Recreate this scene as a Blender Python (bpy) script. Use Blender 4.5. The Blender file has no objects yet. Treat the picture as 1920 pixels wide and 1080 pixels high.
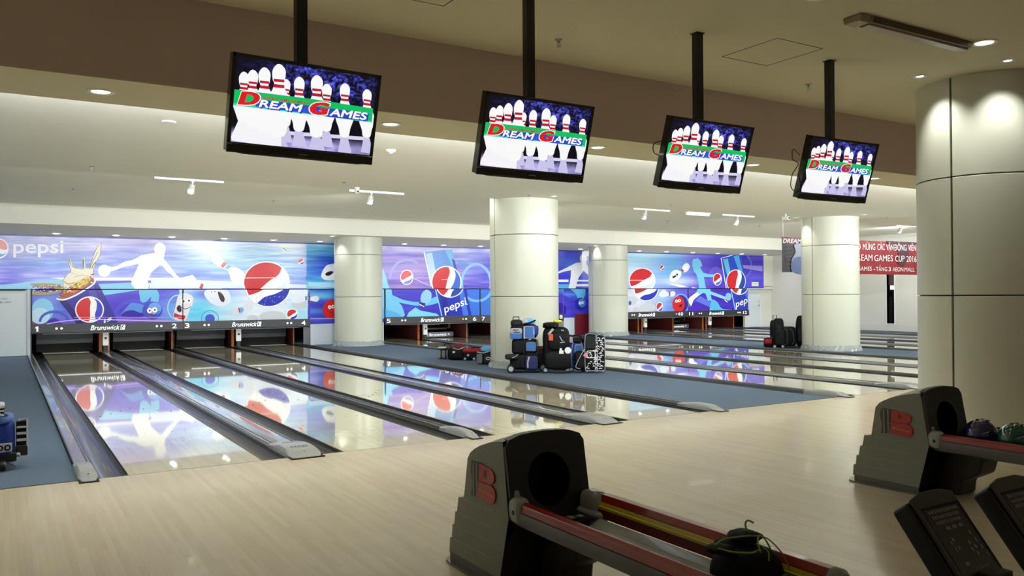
import bpy, bmesh, math, random
import numpy as np
from mathutils import Vector, Matrix
S = bpy.context.scene
ORD = 'first second third fourth fifth sixth seventh eighth ninth tenth eleventh twelfth thirteenth fourteenth fifteenth sixteenth seventeenth eighteenth nineteenth twentieth twenty-first twenty-second'.split()
NW = ['', 'one', 'two', 'three', 'four', 'five', 'six', 'seven', 'eight', 'nine', 'ten', 'eleven', 'twelve']
COL = S.collection
PI = math.pi
random.seed(4)
rng = np.random.default_rng(7)

# ---------------------------------------------------------------- camera
F, YAW, PITCH, ROLL, H = 1540.99, 0.5543, 0.0083, 0.0061, 1.4395
cd = bpy.data.cameras.new('camera'); cam = bpy.data.objects.new('camera', cd); COL.objects.link(cam)
cd.sensor_width = 36; cd.lens = F / 1920 * 36; cd.clip_start = 0.05; cd.clip_end = 200
fw = Vector((math.sin(YAW) * math.cos(PITCH), math.cos(YAW) * math.cos(PITCH), math.sin(PITCH)))
rt = Vector((math.cos(YAW), -math.sin(YAW), 0)); up = rt.cross(fw)
r2 = rt * math.cos(ROLL) - up * math.sin(ROLL)
u2 = up * math.cos(ROLL) + rt * math.sin(ROLL)
cam.matrix_world = Matrix(((r2.x, u2.x, -fw.x, 0), (r2.y, u2.y, -fw.y, 0), (r2.z, u2.z, -fw.z, H), (0, 0, 0, 1)))
S.camera = cam
# ---------------------------------------------------------------- light level
S.view_settings.view_transform = 'Standard'; S.view_settings.look = 'None'
S.view_settings.gamma = 1; S.view_settings.use_curve_mapping = False
S.view_settings.exposure = -0.08
w = bpy.data.worlds.new('world'); S.world = w; w.use_nodes = True
w.node_tree.nodes['Background'].inputs[0].default_value = (0.9, 0.95, 1, 1)
w.node_tree.nodes['Background'].inputs[1].default_value = 0.0

def lamp(kind, name, loc, energy, color=(1, 1, 1), target=None, **kw):
    d = bpy.data.lights.new(name, kind); d.energy = energy; d.color = color
    for k, v in kw.items(): setattr(d, k, v)
    o = bpy.data.objects.new(name, d); COL.objects.link(o); o.location = loc
    if target is not None:
        o.rotation_euler = (Vector(target) - Vector(loc)).to_track_quat('-Z', 'Y').to_euler()
    return o
COOL = (0.93, 0.97, 1.0); WARM = (1.0, 0.89, 0.68); NEU = (1.0, 0.96, 0.88)
# ceiling levels
Z1, YF, Z2, YG, Z3, YS, Z4, YH, ZH, YM = 3.64, 6.4, 2.99, 7.23, 3.33, 13.9, 3.6, 22.0, 3.147, 24.2
# cove strips hidden on top of the two ceiling drops
lamp('AREA', 'cove_light', (13, 7.42, 3.12), 1350, COOL, (13, 12, 4.3), shape='RECTANGLE', size=28, size_y=0.12)
lamp('AREA', 'cove_light', (13, 14.0, 3.45), 400, COOL, (13, 20, 6), shape='RECTANGLE', size=28, size_y=0.12)
# spots along the downlight and track rows, then an added fill behind the camera
def spot(loc, target, e, col=COOL, ang=75, blend=0.6, rad=0.05, name='spot_light'):
    return lamp('SPOT', name, loc, e, col, target, spot_size=math.radians(ang), spot_blend=blend, shadow_soft_size=rad)
WASH_X = [1.14 + 1.371 * n for n in range(-2, 20)]
for x in WASH_X:
    spot((x, 23.35, 3.06), (x, 22.9, 0), 62, COOL, 145, 0.9, 0.05)
for x, d in ((2.9, 0.4), (6.6, -0.3), (11.4, 0.3), (13.8, -0.5), (17.2, 0.4), (20.6, 0.1), (24.3, -0.4)):
    spot((x, 15.85, 3.38), (x + d * 3, 19.5, 0.0), 520, COOL, 120, 0.9, 0.05)
SOFF_X = [0.62 + 2.333 * n for n in range(-1, 12)]
for x in SOFF_X:
    spot((x, 6.82, 2.96), (x, 6.82 + 0.9, 0), 88 if x < 6 else 50, NEU, 150, 0.8, 0.06)
NEAR = [(x, 3.95) for x in (0.6, 2.87, 5.12, 7.36, 11.8, 14.1, 16.4, 18.7)]
for x, y in NEAR:
    spot((x, y, Z1 - 0.03), (x, y, 0), 13 if x < 5 else 4, WARM, 150, 0.8, 0.06)

lamp('AREA', 'added_fill_light', (8, -3.2, 3.5), 52, (1.0, 0.89, 0.68), (8, -3.2, 0), shape='RECTANGLE', size=22, size_y=1.2)  # unseen warm fill, added to lift the fascia and the near floor

spot((24.6, 15.85, 3.38), (28.0, 20.5, 1.4), 420, COOL, 110, 0.9, 0.05)

# ---------------------------------------------------------------- pixel -> plane (photo 1920x1080) for flat prints on walls and screens
def ray(u, v):
    a = (u - 960) / F; b = -(v - 540) / F
    c, s = math.cos(ROLL), math.sin(ROLL)
    x = a * c + b * s; q = -a * s + b * c
    d = math.cos(PITCH) - q * math.sin(PITCH); z = math.sin(PITCH) + q * math.cos(PITCH)
    return Vector((x * math.cos(YAW) + d * math.sin(YAW), -x * math.sin(YAW) + d * math.cos(YAW), z))
def onY(u, v, Y):
    r = ray(u, v); t = Y / r.y; return (r.x * t, H + r.z * t)
def onX(u, v, X):
    r = ray(u, v); t = X / r.x; return (r.y * t, H + r.z * t)
def onZ(u, v, Z=0):
    r = ray(u, v); t = (Z - H) / r.z; return (r.x * t, r.y * t)

# ---------------------------------------------------------------- materials
def lin(c):
    c = [x / 255 for x in c[:3]]
    return tuple(x / 12.92 if x <= 0.04045 else ((x + 0.055) / 1.055) ** 2.4 for x in c) + (1,)
MATS = {}
def mat(name, rgb, rough=0.5, metal=0.0, coat=0.0, emit=None, es=0.0, noise=0.0, nscale=8, bump=0.0, bscale=60, trans=0.0, alpha=1.0, ior=1.5):
    if name in MATS: return MATS[name]
    m = bpy.data.materials.new(name); m.use_nodes = True
    nt = m.node_tree; b = nt.nodes['Principled BSDF']
    col = lin(rgb)
    b.inputs['Base Color'].default_value = col
    if name.startswith(('nylon', 'bag_', 'mesh_')): b.inputs['Specular IOR Level'].default_value = 0.2
    b.inputs['Roughness'].default_value = rough; b.inputs['Metallic'].default_value = metal
    b.inputs['IOR'].default_value = ior
    b.inputs['Coat Weight'].default_value = coat
    b.inputs['Transmission Weight'].default_value = trans
    b.inputs['Alpha'].default_value = alpha
    if emit: b.inputs['Emission Color'].default_value = lin(emit); b.inputs['Emission Strength'].default_value = es
    tc = nt.nodes.new('ShaderNodeTexCoord')
    nz = nt.nodes.new('ShaderNodeTexNoise'); nz.inputs['Scale'].default_value = nscale; nz.inputs['Detail'].default_value = 4
    nt.links.new(tc.outputs['Object'], nz.inputs['Vector'])
    if noise > 0:
        mx = nt.nodes.new('ShaderNodeMix'); mx.data_type = 'RGBA'
        mx.inputs[6].default_value = tuple(c * (1 - noise) for c in col[:3]) + (1,)
        mx.inputs[7].default_value = tuple(min(1, c * (1 + noise)) for c in col[:3]) + (1,)
        nt.links.new(nz.outputs['Fac'], mx.inputs[0]); nt.links.new(mx.outputs[2], b.inputs['Base Color'])
    if bump > 0:
        n2 = nt.nodes.new('ShaderNodeTexNoise'); n2.inputs['Scale'].default_value = bscale; n2.inputs['Detail'].default_value = 3
        nt.links.new(tc.outputs['Object'], n2.inputs['Vector'])
        bp = nt.nodes.new('ShaderNodeBump'); bp.inputs['Strength'].default_value = bump; bp.inputs['Distance'].default_value = 0.01
        nt.links.new(n2.outputs['Fac'], bp.inputs['Height']); nt.links.new(bp.outputs['Normal'], b.inputs['Normal'])
    MATS[name] = m; return m
def attr_mat(name, rough=0.25, emit=0.0, coat=0.0):
    m = bpy.data.materials.new(name); m.use_nodes = True; nt = m.node_tree; b = nt.nodes['Principled BSDF']
    a = nt.nodes.new('ShaderNodeAttribute'); a.attribute_name = 'Col'
    b.inputs['Roughness'].default_value = rough; b.inputs['Coat Weight'].default_value = coat
    if emit > 0:
        b.inputs['Base Color'].default_value = (0.01, 0.01, 0.01, 1)
        nt.links.new(a.outputs['Color'], b.inputs['Emission Color']); b.inputs['Emission Strength'].default_value = emit
    else: nt.links.new(a.outputs['Color'], b.inputs['Base Color'])
    MATS[name] = m; return m
def board_mat(name, c1, c2, rough, board=0.027, length=1.1, coat=0.0, tint=0.5, streak=0.35):
    m = bpy.data.materials.new(name); m.use_nodes = True; nt = m.node_tree; N = nt.nodes; L = nt.links; b = N['Principled BSDF']
    tc = N.new('ShaderNodeTexCoord'); sx = N.new('ShaderNodeSeparateXYZ'); L.new(tc.outputs['Object'], sx.inputs[0])
    def M(op, a, bb=None, c=None):
        n = N.new('ShaderNodeMath'); n.operation = op
        for i, v in enumerate((a, bb, c)):
            if v is None: continue
            if isinstance(v, (int, float)): n.inputs[i].default_value = v
            else: L.new(v, n.inputs[i])
        return n.outputs[0]
    xi = M('FLOOR', M('DIVIDE', sx.outputs[0], board))
    off = M('MULTIPLY', xi, 0.371)
    yi = M('FLOOR', M('ADD', M('DIVIDE', sx.outputs[1], length), off))
    cb = N.new('ShaderNodeCombineXYZ'); L.new(xi, cb.inputs[0]); L.new(yi, cb.inputs[1])
    wn = N.new('ShaderNodeTexWhiteNoise'); wn.noise_dimensions = '2D'; L.new(cb.outputs[0], wn.inputs['Vector'])
    mp = N.new('ShaderNodeMapping'); mp.inputs['Scale'].default_value = (90, 2.2, 1); L.new(tc.outputs['Object'], mp.inputs[0])
    nz = N.new('ShaderNodeTexNoise'); nz.inputs['Scale'].default_value = 1; nz.inputs['Detail'].default_value = 3; L.new(mp.outputs[0], nz.inputs['Vector'])
    f = M('ADD', M('MULTIPLY', wn.outputs['Value'], tint), M('MULTIPLY', nz.outputs['Fac'], streak))
    edge = M('LESS_THAN', M('FRACT', M('DIVIDE', sx.outputs[0], board)), 0.06)
    f2 = M('ADD', f, M('MULTIPLY', edge, 0.25)); f2n = N.new('ShaderNodeClamp'); L.new(f2, f2n.inputs[0])
    mx = N.new('ShaderNodeMix'); mx.data_type = 'RGBA'; mx.inputs[6].default_value = lin(c1); mx.inputs[7].default_value = lin(c2)
    L.new(f2n.outputs[0], mx.inputs[0]); L.new(mx.outputs[2], b.inputs['Base Color'])
    b.inputs['Roughness'].default_value = rough; b.inputs['Coat Weight'].default_value = coat; b.inputs['Coat Roughness'].default_value = 0.03
    MATS[name] = m; return m

# ---------------------------------------------------------------- mesh builder
class MB:
    def __init__(s): s.v = []; s.f = []; s.c = []
    def add(s, vs, fs, col=None):
        o = len(s.v); s.v += [tuple(v) for v in vs]; s.f += [tuple(i + o for i in f) for f in fs]; s.c += [col] * len(fs); return s
    def box(s, x0, x1, y0, y1, z0, z1, col=None):
        return s.add([(x0,y0,z0),(x1,y0,z0),(x1,y1,z0),(x0,y1,z0),(x0,y0,z1),(x1,y0,z1),(x1,y1,z1),(x0,y1,z1)],
                     [(0,3,2,1),(4,5,6,7),(0,1,5,4),(1,2,6,5),(2,3,7,6),(3,0,4,7)], col)
    def quad(s, a, b, c, d, col=None): return s.add([a, b, c, d], [(0, 1, 2, 3)], col)
    def prism(s, pts, axis, a, b, col=None):
        """pts: 2D polygon; axis x -> (y,z), y -> (x,z), z -> (x,y)"""
        def P(p, t): return (t, p[0], p[1]) if axis == 'x' else (p[0], t, p[1]) if axis == 'y' else (p[0], p[1], t)
        n = len(pts); vs = [P(p, a) for p in pts] + [P(p, b) for p in pts]
        fs = [tuple(range(n))[::-1], tuple(range(n, 2 * n))] + [(i, (i + 1) % n, n + (i + 1) % n, n + i) for i in range(n)]
        return s.add(vs, fs, col)
    def lathe(s, prof, n=20, cx=0, cy=0, cz=0, axis='z', a0=0, a1=2 * PI, cap=True, col=None):
        full = abs(a1 - a0 - 2 * PI) < 1e-6; m = n if full else n + 1; vs = []
        for r, z in prof:
            for i in range(m):
                a = a0 + (a1 - a0) * i / n; x, y = r * math.cos(a), r * math.sin(a)
                p = (x, y, z) if axis == 'z' else (z, x, y) if axis == 'x' else (x, z, y)
                vs.append((p[0] + cx, p[1] + cy, p[2] + cz))
        fs = []
        for k in range(len(prof) - 1):
            for i in range(n):
                j = (i + 1) % m if full else i + 1
                fs.append((k * m + i, k * m + j, (k + 1) * m + j, (k + 1) * m + i))
        if cap and full:
            fs.append(tuple(range(m))[::-1]); fs.append(tuple((len(prof) - 1) * m + i for i in range(m)))
        return s.add(vs, fs, col)
    def tube(s, pts, r, n=8, closed=False, col=None, flat=1.0):
        pts = [Vector(p) for p in pts]; k = len(pts); vs = []; fs = []; prev = None
        for i, p in enumerate(pts):
            a = pts[(i - 1) % k] if closed or i > 0 else p; b = pts[(i + 1) % k] if closed or i < k - 1 else p
            d = (b - a); d = d.normalized() if d.length > 1e-9 else Vector((0, 0, 1))
            if prev is None:
                t = Vector((0, 0, 1)) if abs(d.z) < 0.9 else Vector((0, 1, 0)); e = d.cross(t).normalized()
            else: e = (prev - d * prev.dot(d)).normalized()
            prev = e; g = d.cross(e)
            rr = r[i] if isinstance(r, (list, tuple)) else r
            for j in range(n):
                q = 2 * PI * j / n; vs.append(p + e * math.cos(q) * rr + g * math.sin(q) * rr * flat)
        for i in range(k if closed else k - 1):
            for j in range(n):
                a = i * n + j; b = i * n + (j + 1) % n; i2 = (i + 1) % k
                fs.append((a, b, i2 * n + (j + 1) % n, i2 * n + j))
        if not closed: fs.append(tuple(range(n))[::-1]); fs.append(tuple((k - 1) * n + j for j in range(n)))
        return s.add(vs, fs, col)
    def sphere(s, c, r, n=16, m=10, sc=(1, 1, 1), col=None):
        vs = []; fs = []
        for i in range(m + 1):
            t = PI * i / m
            for j in range(n):
                a = 2 * PI * j / n
                vs.append((c[0] + r * sc[0] * math.sin(t) * math.cos(a), c[1] + r * sc[1] * math.sin(t) * math.sin(a), c[2] + r * sc[2] * math.cos(t)))
        for i in range(m):
            for j in range(n): fs.append((i * n + j, (i + 1) * n + j, (i + 1) * n + (j + 1) % n, i * n + (j + 1) % n))
        return s.add(vs, fs, col)
    def soft(s, c, size, p=4.0, n=28, m=18, col=None, taper=0.0, lump=0.0, seed=1):
        """rounded bag-like block (superellipsoid)"""
        rs = random.Random(seed); ph = [rs.uniform(0, 6) for _ in range(4)]; vs = []; fs = []
        def sg(x, e): return math.copysign(abs(x) ** e, x)
        e = 2 / p
        for i in range(m + 1):
            t = -PI / 2 + PI * i / m
            for j in range(n):
                a = 2 * PI * j / n
                x = sg(math.cos(t), e) * sg(math.cos(a), e); y = sg(math.cos(t), e) * sg(math.sin(a), e); z = sg(math.sin(t), e)
                k = 1 - taper * (z + 1) / 2 + lump * (math.sin(3 * a + ph[0] + 2 * z) + math.sin(5 * z + ph[1] + 2 * a)) * 0.5
                vs.append((c[0] + x * size[0] / 2 * k, c[1] + y * size[1] / 2 * k, c[2] + z * size[2] / 2))
        for i in range(m):
            for j in range(n): fs.append((i * n + j, i * n + (j + 1) % n, (i + 1) * n + (j + 1) % n, (i + 1) * n + j))
        return s.add(vs, fs, col)
    def build(s, name, m, parent=None, loc=None, smooth=False, bev=0, seg=2, clip=None, ang=40):
        me = bpy.data.meshes.new(name); me.from_pydata(s.v, [], s.f)
        bm = bmesh.new(); bm.from_mesh(me)
        if any(c is not None for c in s.c):
            lay = bm.loops.layers.float_color.new('Col')
            for f, c in zip(bm.faces, s.c):
                c = lin(c) if c else (1, 1, 1, 1)
                for l in f.loops: l[lay] = c
        if clip:
            bmesh.ops.triangulate(bm, faces=bm.faces[:])
            for co, no in clip:
                bmesh.ops.bisect_plane(bm, geom=bm.verts[:] + bm.edges[:] + bm.faces[:], plane_co=co, plane_no=no, clear_outer=True, dist=1e-6)
        elif not any(c is not None for c in s.c):
            bmesh.ops.recalc_face_normals(bm, faces=bm.faces[:])
        bm.to_mesh(me); bm.free()
        if smooth:
            me.polygons.foreach_set('use_smooth', [True] * len(me.polygons))
            try: me.set_sharp_from_angle(angle=math.radians(ang))
            except Exception: pass
        me.materials.append(m); me.update()
        o = bpy.data.objects.new(name, me); COL.objects.link(o)
        if parent: o.parent = parent
        if loc: o.location = loc
        if bev:
            md = o.modifiers.new('bevel', 'BEVEL'); md.width = bev; md.segments = seg; md.limit_method = 'ANGLE'; md.angle_limit = math.radians(35)
            if not smooth:
                me.polygons.foreach_set('use_smooth', [True] * len(me.polygons)); md.harden_normals = True
                try: me.set_sharp_from_angle(angle=math.radians(30))
                except Exception: pass
        return o
def tag(o, label=None, cat=None, group=None, kind=None):
    if label: o['label'] = label
    if cat: o['category'] = cat
    if group: o['group'] = group
    if kind: o['kind'] = kind
    return o
def thing(name, label, cat, loc=(0, 0, 0), rz=0, group=None):
    o = bpy.data.objects.new(name, None); COL.objects.link(o); o.location = loc; o.rotation_euler = (0, 0, rz); o.empty_display_size = 0.1
    return tag(o, label, cat, group)
def dup(o, parent=None, loc=None, rz=None, label=None, group=None):
    c = o.copy(); COL.objects.link(c)
    if parent: c.parent = parent
    if loc: c.location = loc
    if rz is not None: c.rotation_euler = (0, 0, rz)
    if label: c['label'] = label
    if group: c['group'] = group
    for ch in list(o.children): dup(ch, c)
    return c
# ---------------------------------------------------------------- text
_tc = {}
def glyphs(body, bold=0.0, shear=0.0, space=1.0):
    k = (body, bold, shear, space)
    if k in _tc: return _tc[k]
    cu = bpy.data.curves.new('t', 'FONT'); cu.body = body; cu.offset = bold; cu.shear = shear; cu.space_character = space; cu.resolution_u = 3
    o = bpy.data.objects.new('t', cu); me = o.to_mesh()
    vs = [(v.co.x, v.co.y) for v in me.vertices]; fs = [tuple(p.vertices) for p in me.polygons]
    o.to_mesh_clear(); bpy.data.objects.remove(o); bpy.data.curves.remove(cu)
    if vs:
        x0 = min(v[0] for v in vs); x1 = max(v[0] for v in vs)
        vs = [((x - x0) / (x1 - x0), y / 0.7) for x, y in vs]      # x 0..1, y in cap heights
    _tc[k] = (vs, fs); return vs, fs
def sp(pts, n=6, closed=True):
    """smooth curve through points"""
    P = pts; k = len(P); out = []
    for i in range(k if closed else k - 1):
        p0, p1, p2, p3 = (P[(i - 1) % k] if closed or i else P[0]), P[i], P[(i + 1) % k], (P[(i + 2) % k] if closed or i + 2 < k else P[-1])
        for j in range(n):
            t = j / n
            out.append(tuple(0.5 * (2 * b + (c - a) * t + (2 * a - 5 * b + 4 * c - d) * t * t + (3 * b - a - 3 * c + d) * t ** 3) for a, b, c, d in zip(p0, p1, p2, p3)))
    if not closed: out.append(tuple(P[-1]))
    return out
class Print:
    """flat printed shapes; fn maps photo pixel -> 3D point of the sheet, nrm lifts each ink layer by a fraction of a millimetre"""
    def __init__(s, fn, nrm, step=0.0012): s.fn = fn; s.n = Vector(nrm); s.step = step; s.mb = MB(); s.k = {}
    def P(s, p, lay): return Vector(s.fn(*p)) + s.n * (s.step * (lay + (s.k.get(lay, 0) % 11) * 0.08))
    def nx(s, lay): s.k[lay] = s.k.get(lay, 0) + 1
    def poly(s, pts, col, lay=1, smooth=False):
        if smooth: pts = sp(pts)
        s.nx(lay)
        s.mb.add([s.P(p, lay) for p in pts], [tuple(range(len(pts)))], col); return s
    def ell(s, cx, cy, rx, ry, col, lay=1, rot=0, n=28):
        c, q = math.cos(rot), math.sin(rot)
        return s.poly([(cx + rx * math.cos(a) * c - ry * math.sin(a) * q, cy + rx * math.cos(a) * q + ry * math.sin(a) * c) for a in [2 * PI * i / n for i in range(n)]], col, lay)
    def line(s, pts, w, col, lay=1, closed=False):
        k = len(pts); L = []; R = []; s.nx(lay)
        for i, p in enumerate(pts):
            a = pts[(i - 1) % k] if closed or i else p; b = pts[(i + 1) % k] if closed or i < k - 1 else p
            dx, dy = b[0] - a[0], b[1] - a[1]; q = math.hypot(dx, dy) or 1
            ww = w[i] if isinstance(w, (list, tuple)) else w
            L.append((p[0] - dy / q * ww / 2, p[1] + dx / q * ww / 2)); R.append((p[0] + dy / q * ww / 2, p[1] - dx / q * ww / 2))
        for i in range(k if closed else k - 1):
            j = (i + 1) % k; s.mb.add([s.P(x, lay) for x in (L[i], L[j], R[j], R[i])], [(0, 1, 2, 3)], col)
        return s
    def ring(s, cx, cy, rx, ry, w, col, lay=1, n=32, a0=0, a1=2 * PI):
        full = abs(a1 - a0 - 2 * PI) < 1e-6
        return s.line([(cx + rx * math.cos(a0 + (a1 - a0) * i / n), cy + ry * math.sin(a0 + (a1 - a0) * i / n)) for i in range(n if full else n + 1)], w, col, lay, full)
    def text(s, body, p0, p1, h, col, lay=2, bold=0.0, shear=0.0, space=1.0, slant=0.0):
        """baseline from p0 to p1, cap height h px; slant leans the verticals sideways"""
        vs, fs = glyphs(body, bold, shear, space); s.nx(lay)
        s.mb.add([s.P((p0[0] + (p1[0] - p0[0]) * x + slant * y, p0[1] + (p1[1] - p0[1]) * x - h * y), lay) for x, y in vs], fs, col); return s
    def globe(s, cx, cy, rx, ry, lay=2, rot=0.0, ringw=0.12, red=(214, 40, 48), blue=(35, 70, 170), white=(255, 255, 255), ring=True):
        """round emblem: red cap, white wave, blue bowl; rot turns the whole emblem"""
        c, q = math.cos(rot), math.sin(rot)
        def T(x, y): return (cx + rx * (x * c - y * q), cy + ry * (x * q + y * c))
        def arc(a, b, n=16): return [(math.cos(a + (b - a) * i / n), math.sin(a + (b - a) * i / n)) for i in range(n + 1)]
        s.poly([T(1.0 * x, 1.0 * y) for x, y in arc(0, 2 * PI - 0.01, 32)], white, lay)
        k = 1 - ringw
        redp = [(x * k, y * k) for x, y in arc(PI * 0.98, PI * 1.93)] + sp([(k * .976, -k * .2), (.62, 0.0), (.1, .02), (-.45, .1), (-k * .99, .07)], 5, False)[1:-1]
        blup = [(x * k, y * k) for x, y in arc(PI * 0.07, PI * 0.80)] + sp([(-k * .8, k * .58), (-.35, .42), (.12, .47), (.6, .42), (k * .97, k * .22)], 5, False)[1:-1]
        s.poly([T(*p) for p in redp], red, lay + 1); s.poly([T(*p) for p in blup], blue, lay + 1)
        return s
def vnoise(u, v, su, sv, seed=0):
    r = np.random.default_rng(seed); g = r.random((64, 64))
    a = u / su; b = v / sv; i = np.floor(a).astype(int); j = np.floor(b).astype(int); fa = a - i; fb = b - j
    fa = fa * fa * (3 - 2 * fa); fb = fb * fb * (3 - 2 * fb)
    G = lambda x, y: g[x % 64, y % 64]
    return (G(i, j) * (1 - fa) + G(i + 1, j) * fa) * (1 - fb) + (G(i, j + 1) * (1 - fa) + G(i + 1, j + 1) * fa) * fb
def painted_grid(name, m, o, ex, ez, W, Hh, step, fcol, parent=None):
    """regular grid sheet with one ink colour per vertex; fcol(a, b) -> rgb 0..255 arrays, a,b metres along ex, ez"""
    nx = max(2, int(W / step) + 1); nz = max(2, int(Hh / step) + 1)
    a = np.linspace(0, W, nx); b = np.linspace(0, Hh, nz); A, B = np.meshgrid(a, b)
    A = A.ravel(); B = B.ravel()
    co = np.array(o)[None] + A[:, None] * np.array(ex)[None] + B[:, None] * np.array(ez)[None]
    idx = np.arange(nx * nz).reshape(nz, nx)
    q = np.stack([idx[:-1, :-1].ravel(), idx[:-1, 1:].ravel(), idx[1:, 1:].ravel(), idx[1:, :-1].ravel()], 1)
    me = bpy.data.meshes.new(name)
    me.vertices.add(len(co)); me.vertices.foreach_set('co', co.ravel().astype(np.float32))
    me.loops.add(q.size); me.loops.foreach_set('vertex_index', q.ravel().astype(np.int32))
    me.polygons.add(len(q)); me.polygons.foreach_set('loop_start', (np.arange(len(q)) * 4).astype(np.int32))
    me.update(calc_edges=True)
    at = me.color_attributes.new('Col', 'FLOAT_COLOR', 'POINT')
    c = np.clip(fcol(A, B), 0, 255) / 255; c = np.where(c <= 0.04045, c / 12.92, ((c + 0.055) / 1.055) ** 2.4)
    at.data.foreach_set('color', np.concatenate([c, np.ones((len(c), 1))], 1).ravel().astype(np.float32))
    me.materials.append(m)
    ob = bpy.data.objects.new(name, me); COL.objects.link(ob)
    if parent: ob.parent = parent
    return ob
def splat(c, u, v, items):
    for (u0, v0, ru, rv, col, s) in items:
        a = s * np.exp(-((u - u0) / ru) ** 2 - ((v - v0) / rv) ** 2)[:, None]
        c = c * (1 - a) + np.array(col)[None] * a
    return c
def proj_plane(x, y, z):
    """numpy: world -> photo pixel (to let the print colours be listed in photo coordinates)"""
    z = z - H; cx = x * math.cos(YAW) - y * math.sin(YAW); d = x * math.sin(YAW) + y * math.cos(YAW)
    d2 = d * math.cos(PITCH) + z * math.sin(PITCH); q = -d * math.sin(PITCH) + z * math.cos(PITCH)
    a = cx * math.cos(ROLL) - q * math.sin(ROLL); b = cx * math.sin(ROLL) + q * math.cos(ROLL)
    return 960 + F * a / d2, 540 - F * b / d2
# ================================================================ materials
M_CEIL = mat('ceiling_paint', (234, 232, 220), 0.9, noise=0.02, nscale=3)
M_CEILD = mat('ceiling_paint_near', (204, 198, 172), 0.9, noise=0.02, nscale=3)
M_FASC = mat('fascia_paint', (208, 186, 180), 0.9, noise=0.03, nscale=2)
M_WALL = mat('wall_paint', (222, 220, 208), 0.8, noise=0.015, nscale=2)
M_WPAN = mat('white_panel', (205, 213, 214), 0.5)
M_BASE = mat('baseboard_paint', (216, 214, 204), 0.6)
M_DARK = mat('dark_trim', (38, 38, 40), 0.5)
M_BLACK = mat('black_plastic', (14, 14, 15), 0.35)
M_BLKM = mat('black_matte', (10, 10, 11), 0.8)
M_CARPET = mat('blue_carpet', (76, 93, 112), 0.95, noise=0.22, nscale=140, bump=0.4, bscale=300)
M_COL = mat('column_panel', (206, 208, 190), 0.32, noise=0.015, nscale=2)
M_COLC = mat('column_core', (40, 38, 32), 0.8)
M_LANE = board_mat('lane_boards', (236, 228, 196), (218, 206, 170), 0.045, coat=1.0)
M_APPR = board_mat('approach_boards', (208, 197, 170), (182, 166, 138), 0.26, board=0.034, length=0.9, coat=0.25, tint=0.3, streak=0.3)
M_GUT = mat('gutter_plastic', (44, 43, 42), 0.25, coat=0.3)
M_CAP = mat('cap_metal', (150, 152, 154), 0.16, metal=0.55, coat=0.6)
M_CAPE = mat('cap_end_plastic', (150, 153, 154), 0.3, coat=0.3)
M_STEEL = mat('brushed_steel', (170, 170, 168), 0.28, metal=1.0)
M_WOOD = mat('kickback_wood', (170, 100, 42), 0.5, noise=0.25, nscale=6)
M_MAROON = mat('kickback_side', (74, 22, 20), 0.45)
M_BAR = mat('mask_bar', (38, 40, 44), 0.45)
M_WHITE = mat('white_gloss', (240, 240, 238), 0.3)
M_LIT = mat('lamp_glow', (255, 255, 255), 0.5, emit=(246, 250, 255), es=9.0)
M_LITN = mat('lamp_glow_warm', (255, 255, 255), 0.5, emit=(255, 248, 232), es=5.0)
M_INK = attr_mat('print_ink', 0.22)
M_INKM = attr_mat('print_ink_matte', 0.6)
# ================================================================ shell
def struct(name, mb, m, **k):
    o = mb.build(name, m, **k); o['kind'] = 'structure'; return o
X0, X1, YB = -3.2, 28.2, -5.0
Y0 = 7.29                                        # foul line
LX = [.862, 2.678, 4.31, 6.104, 10.21, 12.03, 13.66, 15.45, 19.56, 21.38, 23.01, 24.8]; LW = 1.067
LANE_END = 26.75; G = 0.235
struct('floor', MB().box(X0, X1, YB, Y0 - 0.003, -0.25, 0.0), M_APPR)
# carpet strips between the lane groups (and left of lane one, right of lane twelve)
for (a, b) in ((X0, 0.5), (7.56, 9.72), (16.92, 19.06), (26.35, X1)):
    o = MB().box(a, b, Y0 + 0.015, 27.4, -0.25, -0.004).build('carpet', M_CARPET)
    o['kind'] = 'structure'
struct('floor_under_lanes', MB().box(X0, X1, Y0, 27.5, -0.35, -0.25), M_BLKM)
struct('trim_1', MB().box(X0, 0.5, Y0 - 0.004, Y0 + 0.016, -0.02, 0.003), M_DARK)
struct('trim_2', MB().box(7.56, 9.72, Y0 - 0.004, Y0 + 0.016, -0.02, 0.003), M_DARK)
struct('trim_3', MB().box(16.92, 19.06, Y0 - 0.004, Y0 + 0.016, -0.02, 0.003), M_DARK)
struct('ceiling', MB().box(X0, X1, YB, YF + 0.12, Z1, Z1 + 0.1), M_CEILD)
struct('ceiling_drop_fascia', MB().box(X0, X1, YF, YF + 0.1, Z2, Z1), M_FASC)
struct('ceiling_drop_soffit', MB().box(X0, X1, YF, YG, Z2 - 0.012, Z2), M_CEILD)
struct('ceiling_middle', MB().box(X0, X1, YG + 0.0, YS, Z3, Z3 + 0.06).box(X0, X1, YG - 0.04, YG, Z2, 3.09), M_CEIL)
struct('ceiling_far', MB().box(X0, X1, YS, YH + .1, Z4, Z4 + 0.1).box(X0, X1, YF + .1, YG, Z1, Z1 + .06), M_CEIL)
struct('ceiling_end_fascia', MB().box(X0, X1, YH, YH + 0.1, ZH + .05, Z4), M_CEIL)
struct('ceiling_end_soffit', MB().prism([(YH, ZH), (YM + 0.1, 3.03), (YM + 0.1, 3.09), (YH, ZH + 0.05)], 'x', X0, X1), M_CEIL)
struct('wall_left', MB().box(X0 - 0.1, X0, YB, 27.5, -0.3, 3.8), M_WALL)
struct('wall_behind', MB().box(X0, X1, YB - 0.1, YB, -0.3, 3.8), M_WALL)
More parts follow.
